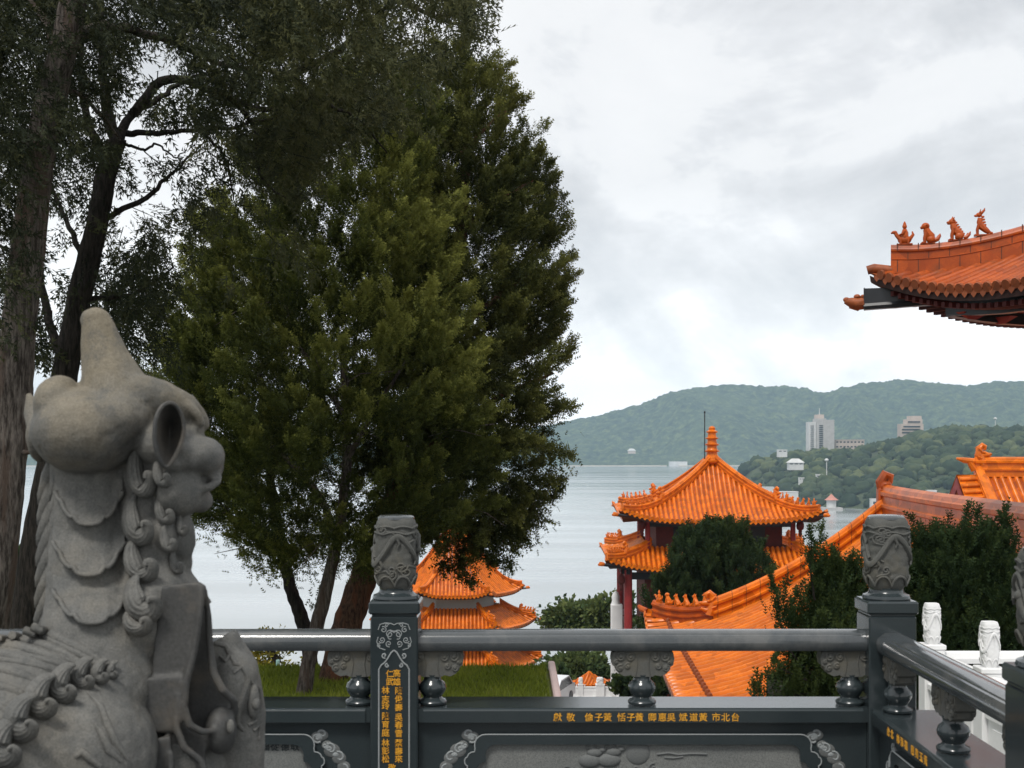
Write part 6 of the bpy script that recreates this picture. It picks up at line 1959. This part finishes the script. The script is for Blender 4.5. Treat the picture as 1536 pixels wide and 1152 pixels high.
# right ear: cupped leaf
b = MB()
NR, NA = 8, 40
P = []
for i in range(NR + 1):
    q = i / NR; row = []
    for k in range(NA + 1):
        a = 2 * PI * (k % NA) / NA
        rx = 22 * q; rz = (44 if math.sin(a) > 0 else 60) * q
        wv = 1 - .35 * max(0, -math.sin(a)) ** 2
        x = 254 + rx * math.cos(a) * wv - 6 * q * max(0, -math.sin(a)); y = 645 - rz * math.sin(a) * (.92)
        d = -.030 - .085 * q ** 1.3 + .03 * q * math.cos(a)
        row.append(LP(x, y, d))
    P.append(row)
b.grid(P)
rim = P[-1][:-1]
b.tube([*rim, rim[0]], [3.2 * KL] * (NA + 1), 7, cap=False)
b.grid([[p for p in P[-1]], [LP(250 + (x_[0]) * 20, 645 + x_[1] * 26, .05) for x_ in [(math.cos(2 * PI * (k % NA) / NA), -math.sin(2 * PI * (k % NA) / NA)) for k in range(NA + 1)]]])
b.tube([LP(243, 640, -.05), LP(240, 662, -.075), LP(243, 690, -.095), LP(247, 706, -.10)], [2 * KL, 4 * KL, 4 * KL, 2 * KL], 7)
b.build('ear', M['beast_dark'], beast, smooth=50, world=True)  # shade of the ear hollow put into the dark colour of the whole ear
b = MB(); b.tube([LP(62, 640, .10), LP(50, 615, .12), LP(43, 592, .14)], [22 * KL, 15 * KL, 4 * KL], 10); b.tube([LP(70, 660, .12), LP(55, 630, .15)], [20 * KL, 14 * KL], 8)
b.build('ear', M['beast'], beast, smooth=50, world=True)

from mathutils.bvhtree import BVHTree
_off = root_loc(beast)
def bvh_of(o): return BVHTree.FromPolygons([v.co + _off for v in o.data.vertices], [tuple(p.vertices) for p in o.data.polygons])
BV = bvh_of(body_ob)
def surf(px, py, default=0.0):
    o_ = Vector((0, 0, EYE)); d_ = (LP(px, py) - o_).normalized()
    h = BV.ray_cast(o_, d_)
    return (h[0].y - YL) if h[0] is not None else default
# neck scales with scalloped lips, laid on the neck
for yl, hgt, hw, cx0 in ((788, 84, 53, 133), (864, 84, 56, 133), (936, 82, 60, 137)):
    b = MB()
    NT_, NV = 49, 16
    qs = np.linspace(-1, 1, NT_)
    def lip(q): return yl - 50 * abs(q) ** 2.3 - 5.0 * math.exp(-((abs(q) - .42) / .07) ** 2) - 5.0 * math.exp(-((abs(q) - .80) / .06) ** 2)
    def sp_(q, y, off): 
        x = cx0 + hw * q * (1 - .06 * max(0, (yl - y) / hgt))
        return LP(x, y, surf(x, y, .06) - off * KL)
    P = [[sp_(q, lip(q) * (i / NV) + (yl - hgt) * (1 - i / NV), -3 + 17 * (i / NV) ** 1.2) for q in qs] for i in range(NV + 1)]
    P.append([sp_(q, lip(q) + 2.4, 10) for q in qs]); P.append([sp_(q, lip(q) - 1, -4) for q in qs])
    b.grid(P)
    b.tube([sp_(q, lip(q) - 1.5, 14) for q in qs], [3.6 * KL] * NT_, 8)
    b.build('neck_scale', M['beast'], beast, smooth=55, world=True)

# mane curls: striated C-shaped locks closing on a boss
def curl(px, py, s, d, rot=0.0, sx=1.0, sz=1.0, name='mane_curl', grooves=14):
    """one carved lock: a grooved tapering tongue that sweeps down and rolls up at its tip"""
    b = MB()
    d = min(surf(px, py, d), surf(px - s * .4, py, d), d + .05) + .004
    ctrl = [(.02, 1.08, .12, .0), (-.20, .70, .36, -.006), (-.24, .18, .54, -.012), (-.12, -.26, .56, -.018), (.16, -.46, .44, -.026), (.40, -.30, .30, -.034), (.42, -.04, .21, -.042), (.26, .02, .15, -.046), (.22, -.12, .11, -.048)]
    pts, rad = [], []
    m = len(ctrl)
    for i in range(m - 1):
        c0, c1, c2, c3 = [np.array(ctrl[max(0, min(m - 1, i + j))]) for j in (-1, 0, 1, 2)]
        for k in range(5):
            t = k / 5
            q = .5 * (2 * c1 + (c2 - c0) * t + (2 * c0 - 5 * c1 + 4 * c2 - c3) * t * t + (3 * c1 - c0 - 3 * c2 + c3) * t ** 3)
            pts.append(q); rad.append(max(.06, q[2]))
    P = []
    for q in pts:
        x, z = q[0] * s * sx, q[1] * s * sz
        xr = x * math.cos(rot) - z * math.sin(rot); zr = x * math.sin(rot) + z * math.cos(rot)
        P.append(LP(px + xr, py - zr, d + q[3] * s / 34))
    n = grooves * 4
    b.tube(P, [r_ * s * KL * 1.0 * min(sx, 1.1) for r_ in rad], n, flat=.62)
    for i in range(len(P)):
        fade = min(1, i / 5) * min(1, (len(P) - i) / 10)
        for k in range(n):
            f = 1 + .055 * fade * math.cos(2 * PI * k / n * grooves)
            v_ = Vector(b.v[i * n + k]); b.v[i * n + k] = tuple(P[i] + (v_ - P[i]) * f)
    return b.build(name, M['beast'], beast, smooth=75, world=True)
for a in ((211, 712, 37, .02, .0, .90, 1.50), (205, 786, 37, .03, .05, 1.0, 1.15), (210, 846, 37, .04, .15, 1.05, 1.05), (212, 902, 39, .05, .15, 1.15, .95)):
    curl(*a)
for a in ((242, 714, 21, -.005, .1, 1, 1.25), (246, 768, 23, -.005, .1, 1, 1.25), (252, 812, 20, .01, .1, 1, 1.25), (272, 790, 15, .02, 0, 1, 1.3), (264, 846, 18, .03, .1, .9, 1.4), (205, 936, 28, .04, .5, 1.2, .8)):
    curl(*a, name='beard_curl' if a[0] > 240 else 'mane_curl')
# far mane fringe along the left edge of the neck
b = MB()
for k in range(8):
    y = 690 + 31 * k; x0 = 80 - .5 * k
    b.tube([LP(x0 + 8, y, .10), LP(x0 - 4, y + 26, .10), LP(x0 - 16 - 1.0 * k * .5, y + 56, .10), LP(x0 - 22 - k * .4, y + 66, .11)], [16 * KL, 15 * KL, 9 * KL, 2 * KL], 9)
    b.tube([LP(x0 + 12, y + 12, .05), LP(x0 + 4, y + 36, .05), LP(x0 - 6, y + 60, .06)], [9 * KL, 9 * KL, 3 * KL], 8)
b.build('mane_fringe', M['beast'], beast, smooth=60, world=True)
# long back hair flowing into a row of curls
for k, (px, py, s) in enumerate(((168, 1006, 16), (150, 1008, 22), (124, 1012, 29), (94, 1026, 34), (62, 1046, 38), (32, 1078, 40), (6, 1116, 42), (-16, 1160, 42))):
    curl(px, py, s, 0.0, -.55, 1.15, .95, 'back_curl')
b = MB()
for k in range(9):
    px, py = (158, 146, 128, 108, 86, 62, 38, 14, -10)[k], (1000, 1000, 1002, 1006, 1014, 1028, 1046, 1070, 1100)[k]
    b.tube([LP(x_, y_, surf(x_, y_, -.1) + .006) for x_, y_ in [(px - 10 * j, py - 10 * j ** .75 + .5 * k * j) for j in range(12)]], [(6 + 3 * math.sin(j / 11 * PI)) * KL for j in range(12)], 8)
for k in range(4):
    y = 950 + 11 * k
    b.tube([LP(x_, y_, surf(x_, y_, -.1) + .003) for x_, y_ in [(-30 + 14 * j, y + 6 + .26 * j * j) for j in range(12)]], [5.5 * KL] * 10 + [4 * KL, 2 * KL], 8)
b.build('back_hair', M['beast'], beast, smooth=60, world=True)
# flame reliefs on shoulder and leg
b = MB()
def R_(pts, r_): b.tube([LP(p[0], p[1], surf(p[0], p[1], p[2])) for p in pts], [q * KL for q in r_], 7)
R_([(132, 1040, -.235), (150, 1058, -.232), (160, 1085, -.225), (172, 1112, -.210), (190, 1138, -.185)], [2, 5, 6, 6, 3]); R_([(142, 1085, -.262), (152, 1100, -.255), (162, 1125, -.240), (182, 1142, -.210)], [2, 6, 6, 3]); R_([(112, 1136, -.285), (122, 1128, -.287), (132, 1136, -.285), (150, 1150, -.275)], [4, 7, 6, 5])
b.build('flame_relief', M['beast'], beast, smooth=60, world=True)
b = MB()
R_([(322, 965, .100), (338, 968, .098), (346, 982, .092), (338, 992, .088), (330, 985, .09)], [4, 5, 5, 4, 3]); R_([(346, 982, .092), (352, 996, .085), (366, 1000, .09)], [4, 4, 3])
R_([(350, 1010, .072), (362, 1000, .082), (372, 1018, .085), (366, 1040, .072), (358, 1062, .060), (356, 1085, .062), (366, 1096, .07)], [3, 5, 5, 5, 5, 5, 3])
b.ell(LP(380, 1052, .098), (10 * KL, .018, 28 * KL), nu=14, nv=8)
R_([(376, 1024, .095), (388, 1032, .115), (391, 1056, .12), (384, 1082, .105), (372, 1088, .08)], [3, 4, 4, 4, 3]); b.ell(LP(384, 1056, .09), (7 * KL, .016, 10 * KL), nu=10, nv=8)
R_([(380, 1096, .09), (390, 1086, .11), (388, 1110, .11)], [3, 5, 3])
b.ell(LP(346, 1090, -.005), (6 * KL, .01, 11 * KL), nu=10, nv=8)
b.build('swirl_relief', M['beast'], beast, smooth=60, world=True)
ped = thing('statue_pedestal', 'grey granite pedestal carrying the stone guardian beast, below the picture', 'pedestal', (base.x - .1, YL + .0, 0))
m = MB(); pz = LP(0, 1520).z
m.box((base.x - .10, YL, pz / 2), (1.0, .78, pz), bev=.02); m.box((base.x - .10, YL, pz + .012), (1.06, .84, .05), bev=.01); m.box((base.x - .1, YL, .06), (1.2, .96, .12), bev=.02)
m.build('block', M['granite'], ped, world=True)
# ================================================================ haze over the lake
t = bpy.data.materials.new('haze'); t.use_nodes = True
t.node_tree.nodes.clear()
ho = t.node_tree.nodes.new('ShaderNodeOutputMaterial'); hv = t.node_tree.nodes.new('ShaderNodeVolumePrincipled')
hv.inputs['Color'].default_value = (0.62, 0.83, 1.0, 1); hv.inputs['Density'].default_value = 0.00013; hv.inputs['Anisotropy'].default_value = 0.25
t.node_tree.links.new(hv.outputs[0], ho.inputs['Volume'])
m = MB(); m.box((0, 2060, 76), (9600, 4320, 250))
o = m.build('haze', t); tag(o, 'thin blue haze in the air over the lake', 'haze', kind='stuff')
